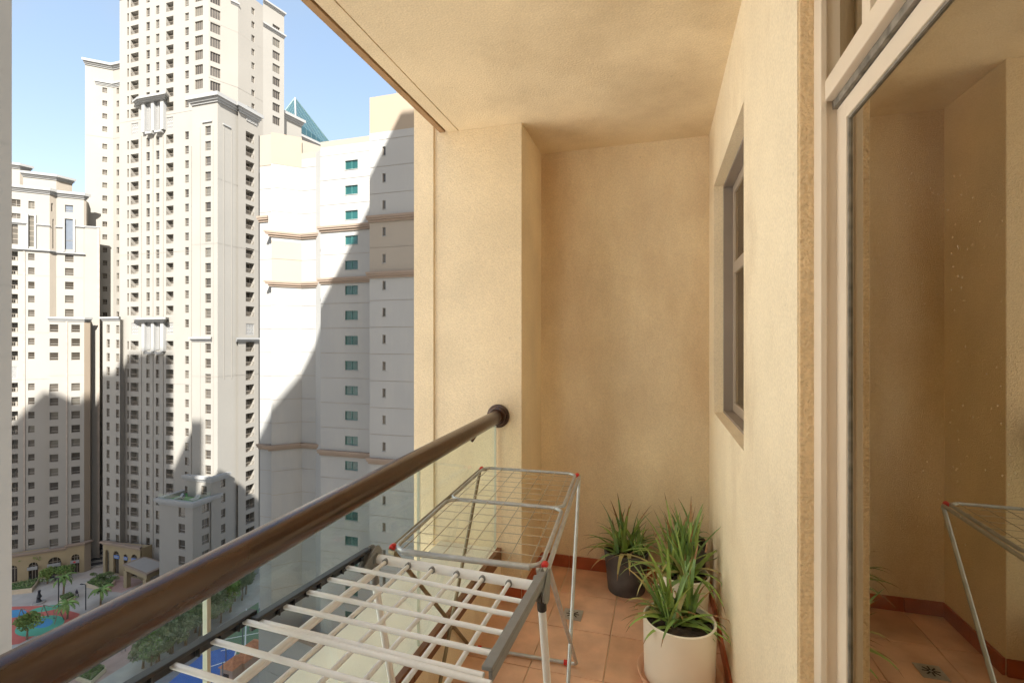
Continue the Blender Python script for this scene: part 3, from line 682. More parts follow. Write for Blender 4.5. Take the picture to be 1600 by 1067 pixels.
# arcade blocks (with real arched openings)
def arch_wall(root, P0, P1, z0, z1, arches, m, thick=.5, back=None):
    """arches: (px0, px1, spring z, base z)"""
    P0, P1 = Vector(P0), Vector(P1); U = (P1-P0).normalized(); L = (P1-P0).length; N = Vector((U[1], -U[0])); mb = MB()
    def W3(s, z, d=0): p = P0+U*s-N*d; return (p[0], p[1], z)
    segs = []
    for (a, b, sp, bz) in arches:
        s0 = (on_line(P0, U, a)-P0).dot(U); s1 = (on_line(P0, U, b)-P0).dot(U); segs.append((max(.1, s0), min(L-.1, s1), sp, bz))
    x = 0
    for (s0, s1, sp, bz) in segs:
        mb.quad([W3(x, z0), W3(s0, z0), W3(s0, z1), W3(x, z1)], m); r = (s1-s0)/2; c = (s0+s1)/2; n = 10
        pts = [(c-r*math.cos(math.pi*k/n), sp+r*math.sin(math.pi*k/n)) for k in range(n+1)]
        for k in range(n):
            (a, za), (b, zb) = pts[k], pts[k+1]; mb.quad([W3(a, za), W3(b, zb), W3(b, z1), W3(a, z1)], m); mb.quad([W3(a, za), W3(b, zb), W3(b, zb, thick), W3(a, za, thick)], m)
        mb.quad([W3(s0, bz), W3(s0, sp), W3(s0, sp, thick), W3(s0, bz, thick)], m); mb.quad([W3(s1, bz), W3(s1, sp), W3(s1, sp, thick), W3(s1, bz, thick)], m)
        if bz > z0+.05: mb.quad([W3(s0, z0), W3(s1, z0), W3(s1, bz), W3(s0, bz)], m); mb.quad([W3(s0, bz), W3(s1, bz), W3(s1, bz, thick), W3(s0, bz, thick)], m)
        g = MB(); g.quad([W3(s0, bz, thick-.05), W3(s1, bz, thick-.05), W3(s1, sp+r, thick-.05), W3(s0, sp+r, thick-.05)], M_win[0])
        for q in (.33, .66): ss = s0+(s1-s0)*q; g.quad([W3(ss-.06, bz, thick-.12), W3(ss+.06, bz, thick-.12), W3(ss+.06, sp+r, thick-.12), W3(ss-.06, sp+r, thick-.12)], M_winf)
        g.quad([W3(s0, sp-.08, thick-.12), W3(s1, sp-.08, thick-.12), W3(s1, sp+.08, thick-.12), W3(s0, sp+.08, thick-.12)], M_winf)
        g.build('arched_window', root); x = s1
    mb.quad([W3(x, z0), W3(L, z0), W3(L, z1), W3(x, z1)], m); mb.build('arcade_wall', root)
ZA = zpx(850, 112)
p0, p1 = at_y(161, 81.6), at_y(221, 81.6)
arch_wall(mr_, p0, p1, GZ, ZA, [(164.5, 170.5, -48.3, GZ+.1), (177, 186, -48.5, GZ+.1), (193.5, 199, -48.5, GZ+1), (205, 214.5, -48.6, GZ+.2)], M_arc)
MB().prism([p1, p1+Vector((0, 3)), p1+Vector((-.3, 3)), p1+Vector((-.3, 0))], GZ, ZA, M_arc).build('arcade_side', mr_)
MB().prism([p0+Vector((.1, .55)), p1+Vector((-.1, .55)), p1+Vector((0, 2.2)), p0+Vector((0, 1))], GZ, ZA-.1, M_arc).build('arcade_roof', mr_)
cornice(mr_, [p0, p1], ZA+.4, .8, .6, M_trimT)
for px0, px1 in ((178, 186), (193.5, 199), (205.5, 214)):      # shop signs
    q0, q1 = at_y(px0, 81.5), at_y(px1, 81.5); MB().box((q0[0], 81.45, -49.2), (q1[0], 81.55, -48.5), mat('sign_blue', (.12, .2, .45), .5, .1, 3)).build('shop_sign', mr_)
    MB().box((q0[0]+.2, 81.42, -49.0), (q1[0]-.2, 81.449, -48.72), M_trim).build('sign_band', mr_)
# ---------------------------------------------------------------- S: slim tower left of M
sr = empty('apartment_tower', (-133, 95, GZ), 'slim cream tower with tiny square windows left of the tallest tower', 'tower')
P165 = at_t(165, 122); d64 = az_dir(64)
s0, s1 = on_line(P165, d64, 133), on_line(P165, d64, 177); s2 = on_line(s1, az_dir(-73.37)*-1, 192)
zup = [52.5+3.2*k for k in range(0, 4)]; zlo = rows(48.2, 14)
t0 = 124; ztop = zpx(97, 121)
facade(sr, s0, s1, GZ, ztop, [(160, 167.5, 1.25, 'win', zup+zlo, 'two')], [50.4], M_cream)
facade(sr, s1, s2, GZ, ztop, [(182, 186, 1.5, 'win', zup+zlo, 'one')], [50.4], M_cream2)
cornice(sr, [s0, s1, s2], ztop+.3, 1.3, .8); cornice(sr, [on_line(P165, d64, 150), s1, s2], zpx(124, 121), 1.1, .5)
MB().body([s0, s0+Vector((-10, 20)), s2+Vector((0, 20)), s2], GZ, ztop-.2, M_cream2).build('rear_wall', sr)
vstrip(sr, s0, s1, 154.5, GZ, zpx(360, 122), .4, .12)
# ---------------------------------------------------------------- L: left tower (right-hand returns coloured tan for their shade)
lr = empty('apartment_tower', (-140, 90, GZ), 'lower cream apartment block at the left with stepped crown and arcade at its foot', 'tower')
dL = az_dir(63); PL50 = at_t(50, 112)
l0, l1 = on_line(PL50, dL, 4), on_line(PL50, dL, 77.5)
nL = Vector((-dL[1], dL[0]))     # into the building
l2 = on_line(l1, az_dir(18), 88)
l3 = on_line(l2, dL, 131)
zt1 = zpx(298, 113); rL = rows(19.2, 8)+rows(-10.3, 12)
colsL = [(17, 28, 2.1, 'balc', rL, None), (44, 54, 1.55, 'win', rL, 'sash'),
         (44.5, 53.5, 7.0, 'win', [zpx(361, 112)], 'tall'), (44.5, 54, 1.7, 'win', [zpx(320, 112)], 'two'), (18.5, 28, 4.6, 'win', [zpx(367, 112)], 'tall'), (18, 32, 1.6, 'win', [zpx(319, 112)], 'two'), (18, 32, 1.1, 'win', [zpx(339, 112)], 'two'), (17, 27, 2.6, 'niche', [-6.9], None)]
facade(lr, l0, l1, GZ, zt1, colsL, [-7.0-1.6, 15, 2], M_cream)
facade(lr, l1, l2, GZ, zt1, [(80, 83, 1.9, 'win', [zpx(324, 114)], 'one'), (82, 84.3, 6.8, 'win', [zpx(365, 114)], 'tall')], [], M_tan2)  # return wall: its warm shade is put into the tan colour
rL2 = rows(19.5, 8)
facade(lr, l2, l3, GZ, zpx(308, 118), [(101.5, 115, 1.75, 'win', rL2, 'sash'), (101.5, 114.5, 7.2, 'win', [zpx(369, 118)], 'blue'), (101.5, 114.5, 1.7, 'win', [zpx(330, 118)], 'blue')], [15, 2], M_cream)
l4 = on_line(l3, az_dir(20), 135)
facade(lr, l3, l4, GZ, zpx(308, 118), (), (), M_tan2)
cornice(lr, [l0, l1, l2], zt1+.6, 1.3, .8); cornice(lr, [l2, l3, l4], zpx(306, 118)+.2, 1.3, .8)
cornice(lr, [l0, l1, l2], zpx(390, 113), .6, .5); cornice(lr, [l2, l3], zpx(397, 118), .6, .5)
cornice(lr, [l0, on_line(PL50, dL, 41)], zpx(348, 112), .6, .4); cornice(lr, [on_line(PL50, dL, 56), l1], zpx(349, 112), .45, .3)
cornice(lr, [l2, on_line(l2, dL, 98)], zpx(357, 117), .4, .3); cornice(lr, [on_line(l2, dL, 118), l3], zpx(357, 119), .4, .3)
for (pa, pb, PP, t, y0, y1) in ((43, 55.5, PL50, 112, 335, 388), (100, 116, l2, 118, 345, 396)):
    for px in (pa, pb): vstrip(lr, on_line(PP, dL, pa), on_line(PP, dL, pb), px, zpx(y1, t), zpx(y0, t), .35, .25, M_trim, 'window_surround')
# crown
c0 = on_line(PL50+nL*4, dL, 36); c1 = on_line(PL50+nL*4, dL, 88); c2 = on_line(c1, az_dir(24), 113)
facade(lr, c0, c1, zt1-.5, zpx(282, 118), (), (), M_cream, name='crown_wall'); facade(lr, c1, c2, zt1-.5, zpx(282, 118), (), (), M_tan2, name='crown_side')
cornice(lr, [c0, c1, c2], zpx(281, 118)+.8, 1.2, .8)
e0 = on_line(PL50+nL*8, dL, 5); e1 = on_line(PL50+nL*8, dL, 31); e2 = on_line(e1, az_dir(24), 47)
facade(lr, e0, e1, zt1-.5, zpx(268, 120), (), (), M_cream, name='crown_wall'); facade(lr, e1, e2, zt1-.5, zpx(268, 120), (), (), M_tan2, name='crown_side')
cornice(lr, [e0, e1, e2], zpx(266, 120)+.5, 1.2, .8)
MB().body([l0, l1, l2, l3, l4, l4+nL*14, l0+nL*14], GZ, zt1-.6, M_cream2).build('roof_body', lr)
for v_ in lr.children_recursive if False else (): pass
vstrip(lr, l0, l1, 38, GZ, zpx(392, 112), .35, .12)
# forward lower block
PF = PL50-nL*2.2
f0 = on_line(PF, dL, 76.5); f1 = on_line(PF, dL, 131.5); f2 = on_line(f1, az_dir(19), 141); ztf = zpx(499, 113)
rF = [3.0, -.2, -3.4]+rows(-10.5, 12)
facade(lr, f0, f1, GZ, ztf, [(77.5, 91, 1.75, 'win', rF, 'sash'), (111.5, 125, 1.75, 'win', rF, 'sash')], [-7.8], M_cream, name='front_block')
facade(lr, f1, f2, GZ, ztf, (), [], M_tan, name='front_block_side')  # tan here stands for the shaded side of the block
cornice(lr, [f0, f1, f2], ztf+.6, 1.0, .5)
MB().body([f0, f1, f2, f2+nL*1.5, f0+nL*1.5], GZ, ztf-.2, M_tan2, push=1.0).build('front_block_body', lr)
vstrip(lr, f0, f1, 104.5, GZ, ztf, .3, .12)
# link wall between L and S
g0 = on_line(l3, dL, 131.5); g1 = on_line(g0, az_dir(70), 156)
facade(lr, g0, g1, GZ, zpx(361, 121), [(139.8, 142.8, 1.4, 'win', [zpx(y, 121) for y in (510, 530, 550)]+rows(zpx(598, 121), 13), 'one')], [], M_cream2, name='link_wall')
cornice(lr, [g0, g1], zpx(360, 121)+.2, .5, .25)
vstrip(lr, g0, g1, 154, GZ, zpx(362, 122), .5, .15)
# arcade at the foot
PQ = PL50-nL*3.2; q0 = on_line(PQ, dL, 4); q1 = on_line(PQ, dL, 104)
arch_wall(lr, q0, q1, GZ, -47.2, [(12, 27, -49.9, GZ+.1), (44.5, 59.5, -49.9, GZ+.1), (75, 95.5, -49.8, GZ+.1)], M_arc)
q1b = on_line(PQ-nL*.4, dL, 104); q2 = on_line(PQ-nL*.4, dL, 131.8)
arch_wall(lr, q1b, q2, GZ, -46.6, [(111.5, 124, -49.3, GZ+.1)], M_arc)
q3 = on_line(q2, az_dir(19), 142); facade(lr, q2, q3, GZ, -46.6, [], [], M_tan, name='arcade_side')
cornice(lr, [q0, q1], -46.7, .7, .5, M_trimT); cornice(lr, [q1b, q2, q3], -46.1, .7, .5, M_trimT)
MB().prism([q0+nL*.55, q1+nL*.55, q1+nL*3, q0+nL*3], GZ, -47.25, M_arc).build('arcade_roof', lr)
MB().prism([q1b+nL*.55, q2+nL*.55, q3, q1b+nL*3], GZ, -46.65, M_arc).build('arcade_roof', lr)
for (a, b) in ((44, 60), (75, 96), (111, 125)):
    w0, w1 = on_line(PQ, dL, a), on_line(PQ, dL, b); U = (w1-w0).normalized(); N_ = Vector((U[1], -U[0]))
    T = Matrix.Translation((w0[0], w0[1], 0)) @ Matrix.Rotation(math.atan2(U[1], U[0]), 4, 'Z'); MB().box((0, -.6, -50.6), ((w1-w0).length, -.42, -49.9), M_trim, T).build('shop_sign', lr)
MB().box((.35*(w1-w0).length, -.62, -50.45), (.6*(w1-w0).length, -.601, -50.1), M_red, T).build('sign_band', lr)
# ---------------------------------------------------------------- F: front wing of the main tower
fr_ = empty('apartment_tower', (-92, 84, GZ), 'cream wing in front of the tallest tower, one window column and a balcony column', 'tower')
XFW = -88.4; YF = 81.0
a0, a1 = at_y(300, YF), at_y(340, YF); XFW = a1[0]
b1 = at_x(372, XFW); b2 = at_x(383, XFW+.5); b3 = at_x(404, XFW+.5)
ztF = zpx(151, 103)
rFw = rows(44.3, 13)+[2.4]+rows(-1.4, 15)
facade(fr_, a0, a1, GZ, ztF, [(320.5, 329.5, 1.95, 'win', rFw, 'sash')], [20.5, -7.4], M_cream)
facade(fr_, a1, b1, GZ, ztF, [(346, 352.3, 1.8, 'win', rows(zpx(757, 105), 8), 'sash')], [34, 20.5, -7.4], M_cream)
facade(fr_, b1, at_x(372, XFW+.5), GZ, ztF, (), (), M_cream2)
bF = [45.6-3.24*k for k in range(13)]+rows(-1.15, 15)
facade(fr_, at_x(372, XFW+.5), b3, GZ, ztF, [(384, 397.5, 2.25, 'balc', bF, None), (384.5, 397, 2.5, 'niche', [2.7], None)], [20.5, -7.4], M_cream2)
cornice(fr_, [a0, a1, at_x(372, XFW), at_x(374, XFW+.5), b3], ztF+.6, 1.7, 1.0)
put(lattice_mesh(3.0, 3.4), 'lattice_panel', fr_, Matrix.Translation((at_x(384.5, XFW+.5)[0]+.12, at_x(384.5, XFW+.5)[1], 49.0)) @ Matrix.Rotation(R(90), 4, 'Z'))
cornice(fr_, [a0, at_y(331, YF)], zpx(526, 103), .9, .6); cornice(fr_, [at_x(369, XFW+.5), b3], zpx(527, 109), .9, .6)
MB().body([a0, a1, at_x(403.5, XFW+.3), at_x(403.5, XFW+.3)+Vector((-14, 0))], GZ, ztF-.2, M_cream2).build('rear_wall', fr_)
for px in (313, 333): vstrip(fr_, a0, a1, px, GZ if px > 320 else GZ, zpx(195, 103), .12, .06, M_cream2, 'pilaster')
MB().box((at_y(317, YF)[0], YF-.25, zpx(188, 103)-.15), (at_y(332, YF)[0], YF+.01, zpx(188, 103)+.15), M_trim).build('window_hood', fr_)
MB().box((XFW-.01, at_x(348, XFW)[1], zpx(193, 104)-.15), (XFW+.2, at_x(360, XFW)[1], zpx(193, 104)+.15), M_trim).build('window_hood', fr_)
for px in (350, 362): vstrip(fr_, a1, b1, px, -8, zpx(195, 104), .15, .06, M_cream2, 'pilaster')
# ---------------------------------------------------------------- T: terrace block
tr_ = empty('terrace_block', (-92, 78, GZ), 'low cream block with a green turf roof terrace in front of the wing', 'building')
YT = 75.0; t0_, t1_ = at_y(249, YT), at_y(301, YT); XT = t1_[0]; zT = zpx(789, 97)
t2_ = Vector((XT, YF))
facade(tr_, t0_, t1_, GZ, zT, [(279, 289, 1.85, 'win', rows(-33.9, 6), 'sash')], [], M_cream)
facade(tr_, t1_, t2_, GZ, zT, [(315.5, 326.5, 1.9, 'win', rows(-33.6, 6), 'two')], [], M_cream2)
T3 = Vector((t0_[0], YF))
cornice(tr_, [T3*1.0+Vector((0, -.5)), t0_, t1_, t2_], zT+.7, 1.2, .7)
MB().prism([t0_, t1_, t2_, T3], zT-.5, zT-.1, M_trim).build('roof_slab', tr_)
MB().box((t0_[0]+.5, YT+.5, zT), (XT-.5, YF-.3, zT+.04), mat('turf', (.05, .20, .05), .95, .3, 3)).build('turf', tr_)
cornice(tr_, [t0_+Vector((2, 4.0)), Vector((XT+.25, YT+4.0)), Vector((XT+.25, YF+2))], zpx(744, 101), 1.2, .6)
facade(tr_, at_y(293, YT+4), Vector((XT+.2, YT+4)), zT-.1, zpx(746, 101), [(314.5, 323, 1.9, 'win', [zT+1.6], 'sash')], [], M_cream, name='upper_wall')
facade(tr_, Vector((XT+.2, YT+4)), Vector((XT+.2, YF+1.5)), GZ, zpx(746, 101), [(345.5, 352, 1.8, 'win', rows(zpx(757, 102), 6), 'sash')], [], M_cream2, name='upper_side')
for (p, q) in (((t0_[0]-.1, YT-.1), (XT+.1, YT-.04)), ((XT+.04, YT-.04), (XT+.1, YT+4))): MB().box((p[0], p[1], zT+.7), (q[0], q[1], zT+1.6), M_rackglass).build('glass_parapet', tr_)
for k, (x, y) in enumerate(((XT-6.2, YT+2.2), (XT-5.0, YT+1.6), (XT-2.6, YT+2.5), (XT-1.8, YT+2.3))):
    lo = empty('sun_lounger', (x, y, zT+.04), ['dark lounger at the left of the turf roof terrace', 'dark lounger in the middle of the turf roof terrace', 'pale lounger by the terrace door, left one', 'pale lounger by the terrace door, right one'][k], 'lounger', 'loungers on the turf terrace')
    m_ = [M_grey, M_dark, M_trim, M_trim][k]
    MB().box((x-.3, y-.9, zT+.30), (x+.3, y+.4, zT+.42), m_).build('seat', lo); MB().box((x-.3, 0, 0), (x+.3, .8, .12), m_, Matrix.Translation((0, y+.4, zT+.30)) @ Matrix.Rotation(R(45), 4, 'X')).build('backrest', lo)
    for sx in (-.26, .22):
        for sy in (-.85, .3): MB().box((x+sx, y+sy, zT+.04), (x+sx+.05, y+sy+.05, zT+.3), M_winf).build('leg', lo)
# ---------------------------------------------------------------- W: white tower with tan bands
wr = empty('white_tower', (-45, 60, GZ), 'white stepped tower with tan cornice bands and green windows, nearest across the gap', 'tower')
YD, YC, YBk = 51.9, 54.4, 57.2
jt = [14.45+3.2*k for k in (1, 2, 3)]+[11.2, 4.9, 1.7, -1.5, -4.7, -7.9, -11.1, -17.6, -20.8, -24, -27.2, -30.4, -33.6]
tD, tC, tB = 58.8, 63.2, 67.7
d0, d1 = at_y(577.5, YD), at_y(665, YD)
zs = rows(zpx(236, tD), 20)
facade(wr, d0, d1, GZ, zpx(152, 59.2), [(597.5, 602.5, 1.05, 'win', zs, 'one')], jt, M_whitef, bands=[(zpx(206, tD), 99, M_tan), (zpx(424, tD), zpx(344, tD), M_tan2)], depth_w=.2)
c0_, c1_ = at_y(501, YC), at_y(578, YC)
facade(wr, c0_, c1_, GZ, zpx(217, tC), [(539, 559, 1.15, 'win', rows(zpx(257, 62.9), 20), 'teal')], jt, M_whitef, bands=[(zpx(226, tC), 99, M_tan2)], depth_w=.2)
facade(wr, at_y(577.5, YC), d0, GZ, zpx(152, 59.2), (), (), M_whitef)
b0_, b1_ = at_y(471.5, YBk), at_y(503, YBk)
facade(wr, b0_, b1_, GZ, zpx(236, tB), (), jt, M_whitef, bands=[(zpx(246, tB), 99, M_tan2)], depth_w=.15)
facade(wr, at_y(501, YBk), c0_, GZ, zpx(217, tC), (), (), M_whitef)
for z in rows(zpx(271, 64.5), 21): MB().box((c0_[0]-.05, YC+.35, z-.5), (c0_[0]+.04, YC+1.6, z+.5), M_teal).build('window', wr)
dA = az_dir(61.6); aR = at_y(471.5, YBk); aL = on_line(aR, dA, 424)
facade(wr, aL, aR, GZ, zpx(206, 66.5), (), jt, M_whitef, bands=[(zpx(256, 67), 99, M_tan), (zpx(438, 67), zpx(376, 67), M_tan2)])
sL0 = on_line(aL, az_dir(-73.37), 405.5)
sl_p = aL+Vector((0, .5)); sl_q = Vector((on_line(sl_p, Vector((1, 0)), 406)))
facade(wr, sl_q, sl_p, GZ, zpx(206, 66.5), (), jt, M_whitef, bands=[(zpx(258, 67), 99, M_tan2)])
tanst = ((1.0, .35), (.8, .3), (.4, .35))
for zc_, nm in ((14.9, 0), (8.2, 1), (-14.0, 2)):
    cornice(wr, [aL+Vector((-.02, .3)), aL, aR], zc_, .75, .45, M_trimT, steps=tanst); cornice(wr, [b0_, at_y(501, YBk)], zc_, .75, .45, M_trimT, steps=tanst)
    cornice(wr, [c0_, c1_], zc_, .75, .45, M_trimT, steps=tanst); cornice(wr, [d0, d1], zc_+.1, .75, .45, M_trimT, steps=tanst)
cornice(wr, [sl_q, sl_p], -14.0, .75, .45, M_trimT, steps=tanst)
q = on_line(sl_p, Vector((1, 0)), 411); cornice(wr, [sl_q, on_line(sl_p, Vector((1, 0)), 419)], zpx(336, 67), .8, .4, M_trimT, steps=tanst)
MB().body([c0_+Vector((.1, .1)), c1_+Vector((0, .1)), d1+Vector((0, .1)), d1+Vector((0, 20)), aR+Vector((8, 22)), aR+Vector((.2, .2))], GZ, zpx(236, tB)-.2, M_whitef).build('rear_wall', wr)
MB().body([d0+Vector((.1, .1)), d1+Vector((0, .1)), d1+Vector((0, 12)), d0+Vector((.1, 12))], zpx(240, tB), zpx(153, 59.2), M_tan, push=0.6).build('upper_body', wr)
MB().body([sl_q, sl_p, aL+Vector((0.05, .1)), aR+Vector((0, .1)), aR+Vector((3, 8)), sl_q+Vector((0, 8))], GZ, zpx(207, 66.5), M_tan2, push=0.5).build('facet_body', wr)
MB().tube([(at_y(620, YD+3)[0], YD+3, 25), (at_y(620, YD+3)[0], YD+3, zpx(143, 62))], .07, M_winf, 6).build('roof_mast', wr)
# podium of the white tower, behind our ledge
pod0 = at_y(404, 50.6); pod1 = at_y(480, 50.6)
facade(wr, at_y(404, 53.5), at_y(540, 50.5), GZ, zpx(997, 62), (), [-43.5], M_whitef, name='podium_wall')
cornice(wr, [at_y(404, 53.5), at_y(540, 50.5)], zpx(994, 62), .7, .5, M_trimT)
# ---------------------------------------------------------------- G: crown block behind F and W
gr_ = empty('apartment_tower', (-75, 110, GZ), 'cream block with corniced top and lattice panels between the wing and the white tower', 'tower')
g0 = at_t(386, 118); g1 = at_t(407, 119.5); dG = az_dir(25); g2 = on_line(g1, dG, 471)
zG = zpx(160, 119.5)
facade(gr_, g0, g1, GZ, zG, (), (), M_cream); facade(gr_, g1, g2, GZ, zG, [(424, 438, 5.0, 'niche', [zpx(186, 123)], None), (446, 461, 4.4, 'niche', [zpx(197, 128)], None)], [], M_cream)
cornice(gr_, [g0, g1, g2], zG+.6, 1.6, 1.0)
MB().body([g0, g1, g2, g2+Vector((-12, 8)), g0+Vector((-3, 10))], GZ, zG-.3, M_cream2).build('rear_wall', gr_)
g3 = on_line(at_t(472, 137), dG, 468); g4 = on_line(g3, dG, 502)
facade(gr_, g3, g4, GZ, zpx(216, 137), [(474, 481, 3.0, 'niche', [zpx(229, 138)], None)], [], M_tan2, name='rear_block'); cornice(gr_, [g3, g4], zpx(214, 137)+.4, 1.4, .9)
MB().box((at_t(390, 117.2)[0], at_t(390, 117.2)[1]-.2, zG-2.2), (at_t(404, 117.2)[0], at_t(404, 117.2)[1]+.6, zG-1.2), M_red and mat('red_roof_trim', (.42, .13, .08), .8, .1, 1)).build('red_band', gr_)
# ---------------------------------------------------------------- glass pyramid tower far behind
pr = empty('glass_tower', (-95, 190, GZ), 'teal glass tower with pyramid roof rising behind the cream block', 'tower')
pc = at_t(461, 190); half = 15.5; zb = zpx(214, 190); za = zpx(153, 190)
def sq(r): return [pc+Vector((sx*r, sy*r)) for sx, sy in ((-1, -1), (1, -1), (1, 1), (-1, 1))]
base = [at_t(418, 187), at_t(462, 176), at_t(528, 206), at_t(470, 225)]
MB().prism(base, GZ, zb, M_pyr).build('glass_body', pr)
ap = (pc[0], pc[1], za)
m_ = MB()
for k in range(4): a, b = base[k], base[(k+1) % 4]; m_.quad([(a[0], a[1], zb), (b[0], b[1], zb), ap], M_pyr)
m_.build('pyramid_roof', pr)
m_ = MB()
for k in range(4): m_.tube([(base[k][0], base[k][1], zb), ap], .28, M_trim if k == 1 else M_pyrf, 5)
for k in (0, 1):
    a, b = base[k], base[k+1]
    for j in range(1, 9): p = a+(b-a)*j/9; m_.tube([(p[0], p[1], zb), (p[0]+(pc[0]-p[0])*(1-1), p[1], zb)][:1]+[(p[0], p[1], zb-20)], .10, M_pyrf, 4)
    for j in range(1, 9):
        f_ = j/9; p = (a[0]+(pc[0]-a[0])*f_, a[1]+(pc[1]-a[1])*f_, zb+(za-zb)*f_); q = (b[0]+(pc[0]-b[0])*f_, b[1]+(pc[1]-b[1])*f_, zb+(za-zb)*f_); m_.tube([p, q], .09, M_pyrf, 4)
        p = a+(b-a)*f_; g_ = 2*min(f_, 1-f_); e = (a if f_ < .5 else b); m_.tube([(p[0], p[1], zb), (e[0]+(pc[0]-e[0])*g_, e[1]+(pc[1]-e[1])*g_, zb+(za-zb)*g_)], .09, M_pyrf, 4)
        z = zb-2.4*j; m_.tube([(a[0], a[1], z), (b[0], b[1], z)], .08, M_pyrf, 4)
m_.build('mullions', pr)
# ---------------------------------------------------------------- left wing of our own building
lw_ = empty('left_wing', (-30, 0, GZ), 'grey panelled wing of this building at the left edge of the view', 'building')
XLW = at_t(18.5, 22)[0]; yl = at_t(18.5, 22)[1]
jz = [zpx(y, 22) for y in (3, 118, 228, 338, 446, 556, 667, 778, 890, 1000, 1110)]
facade(lw_, (XLW, 9), (XLW, yl), GZ, 22, (), jz, M_panelgrey)
MB().prism([(XLW-.01, 9), (XLW-.01, yl), (XLW-9, yl), (XLW-9, 9)], GZ, 22, M_panelgrey).build('body', lw_)
# ---------------------------------------------------------------- our tower above and below, and towers behind the camera that shade the place
our = empty('own_tower', (8, -12, GZ), 'our own tower above and beside the balcony, out of the picture', 'tower')
MB().box((XEDGE+.01, -38, ZC+.2), (22, 3.5, 74.5), M_wall).build('upper_floors', our)
MB().box((4.5, -38, GZ), (22, 3.5, ZC+.15), M_wall).build('lower_floors', our)
nb = empty('bounce_tower', (-42, -8, GZ), 'unseen white tower added at the left to bounce sunlight into the balcony', 'tower')  # added out of view so its sunlit face brightens the balcony
M_bounce = mat('bounce_white', (0.84, 0.83, 0.8), .9, .04, .2, spec=.2)  # very light render, chosen for the bounce
facade(nb, (-28.5, -28), (-28.5, 8.8), GZ, 45, (), [-40+6.4*k for k in range(13)], M_bounce)
MB().box((-46, -28, GZ), (-28.56, 8.8, 44.9), M_bounce).build('body', nb)
for k in range(4):
    for j in range(14): put(win_mesh(1.5, 1.6, 'two', 0), 'window', nb, Matrix.Translation((-28.43, -24+k*9, -10+j*3.2)) @ Matrix.Rotation(R(90), 4, 'Z'))
bt = empty('rear_towers', (-45, -45, GZ), 'cream towers standing behind the camera, seen only by their shadows', 'tower')
for (x0, x1, zt, y0) in ((-78, -66, 92, -41), (-66, -54.5, 106, -42), (-54, -46, 113, -40), (-46, -33, 119, -40), (-27.5, -22.5, 102, -40)):
    MB().box((x0, y0-14, GZ), (x1, y0, zt), M_cream).build('tower_body', bt)

# ================================================================== GROUND AND PLAZA
M_pave = mat('paving', (0.42, 0.395, 0.355), .9, .12, .5, spec=.2, dirt=((.40, .30, .25), .12, .45, .7, .5, (1, 1, 1)))
M_asph = mat('asphalt', (.055, .055, .058), .9, .15, 1.5)
M_pink = mat('paving_pink', (.40, .27, .23), .9, .12, .6)
M_redc = mat('rubber_red', (.50, .13, .10), .9, .08, .5); M_grnc = mat('rubber_green', (.10, .36, .24), .9, .08, .5); M_bluc = mat('rubber_blue', (.07, .26, .46), .9, .08, .5)
M_hedge = mat('hedge', (.06, .105, .03), .95, .4, 3, .1, 4); M_stone = mat('planter_stone', (.55, .45, .32), .9, .08, 1)
M_bark = mat('bark', (.20, .14, .09), .95, .2, 6)
M_fol = [mat('foliage_%d' % i, c, .8, .45, .9, spec=.25) for i, c in enumerate([(.14, .23, .07), (.18, .27, .08), (.21, .24, .13), (.27, .29, .18), (.17, .22, .06)])]
gm = MB(); gm.quad([(-1500, -900, GZ), (900, -900, GZ), (900, 1500, GZ), (-1500, 1500, GZ)], M_pave); gm.build('ground', kind='structure')
def patch(name, pix, m, dz, kind='structure'):
    pts = [at_g(*p) for p in pix]; mb = MB(); mb.quad([(p[0], p[1], GZ+dz) for p in pts], m); return mb.build(name, kind=kind)
patch('pink_paving', [(172, 903), (200, 893), (232, 905), (190, 925), (160, 922)], M_pink, .006)
patch('pink_paving_walk', [(100, 1067), (250, 955), (330, 905), (330, 960), (240, 1010), (150, 1067)], M_pink, .006)
patch('playground_red', [(-20, 948), (80, 945), (125, 958), (118, 968), (60, 990), (30, 1005), (-20, 1012)], M_redc, .02)
def ell(pcs, m, dz, name):
    px, py, rx, ry, rot = pcs; pts = []
    for k in range(36):
        a = 2*math.pi*k/36; x, y = rx*math.cos(a), ry*math.sin(a); c, s = math.cos(R(rot)), math.sin(R(rot)); pts.append((px+x*c-y*s, py+x*s+y*c))
    pts = pts[::-1]; return patch(name, pts, m, dz)
ell((62, 977, 40, 14, -14), M_grnc, .03, 'playground_green'); ell((66, 973, 17, 7, -10), M_bluc, .04, 'playground_blue')
ell((22, 958, 20, 6, -8), M_bluc, .035, 'playground_blue'); ell((72, 950, 26, 4, -10), M_grnc, .03, 'playground_green')
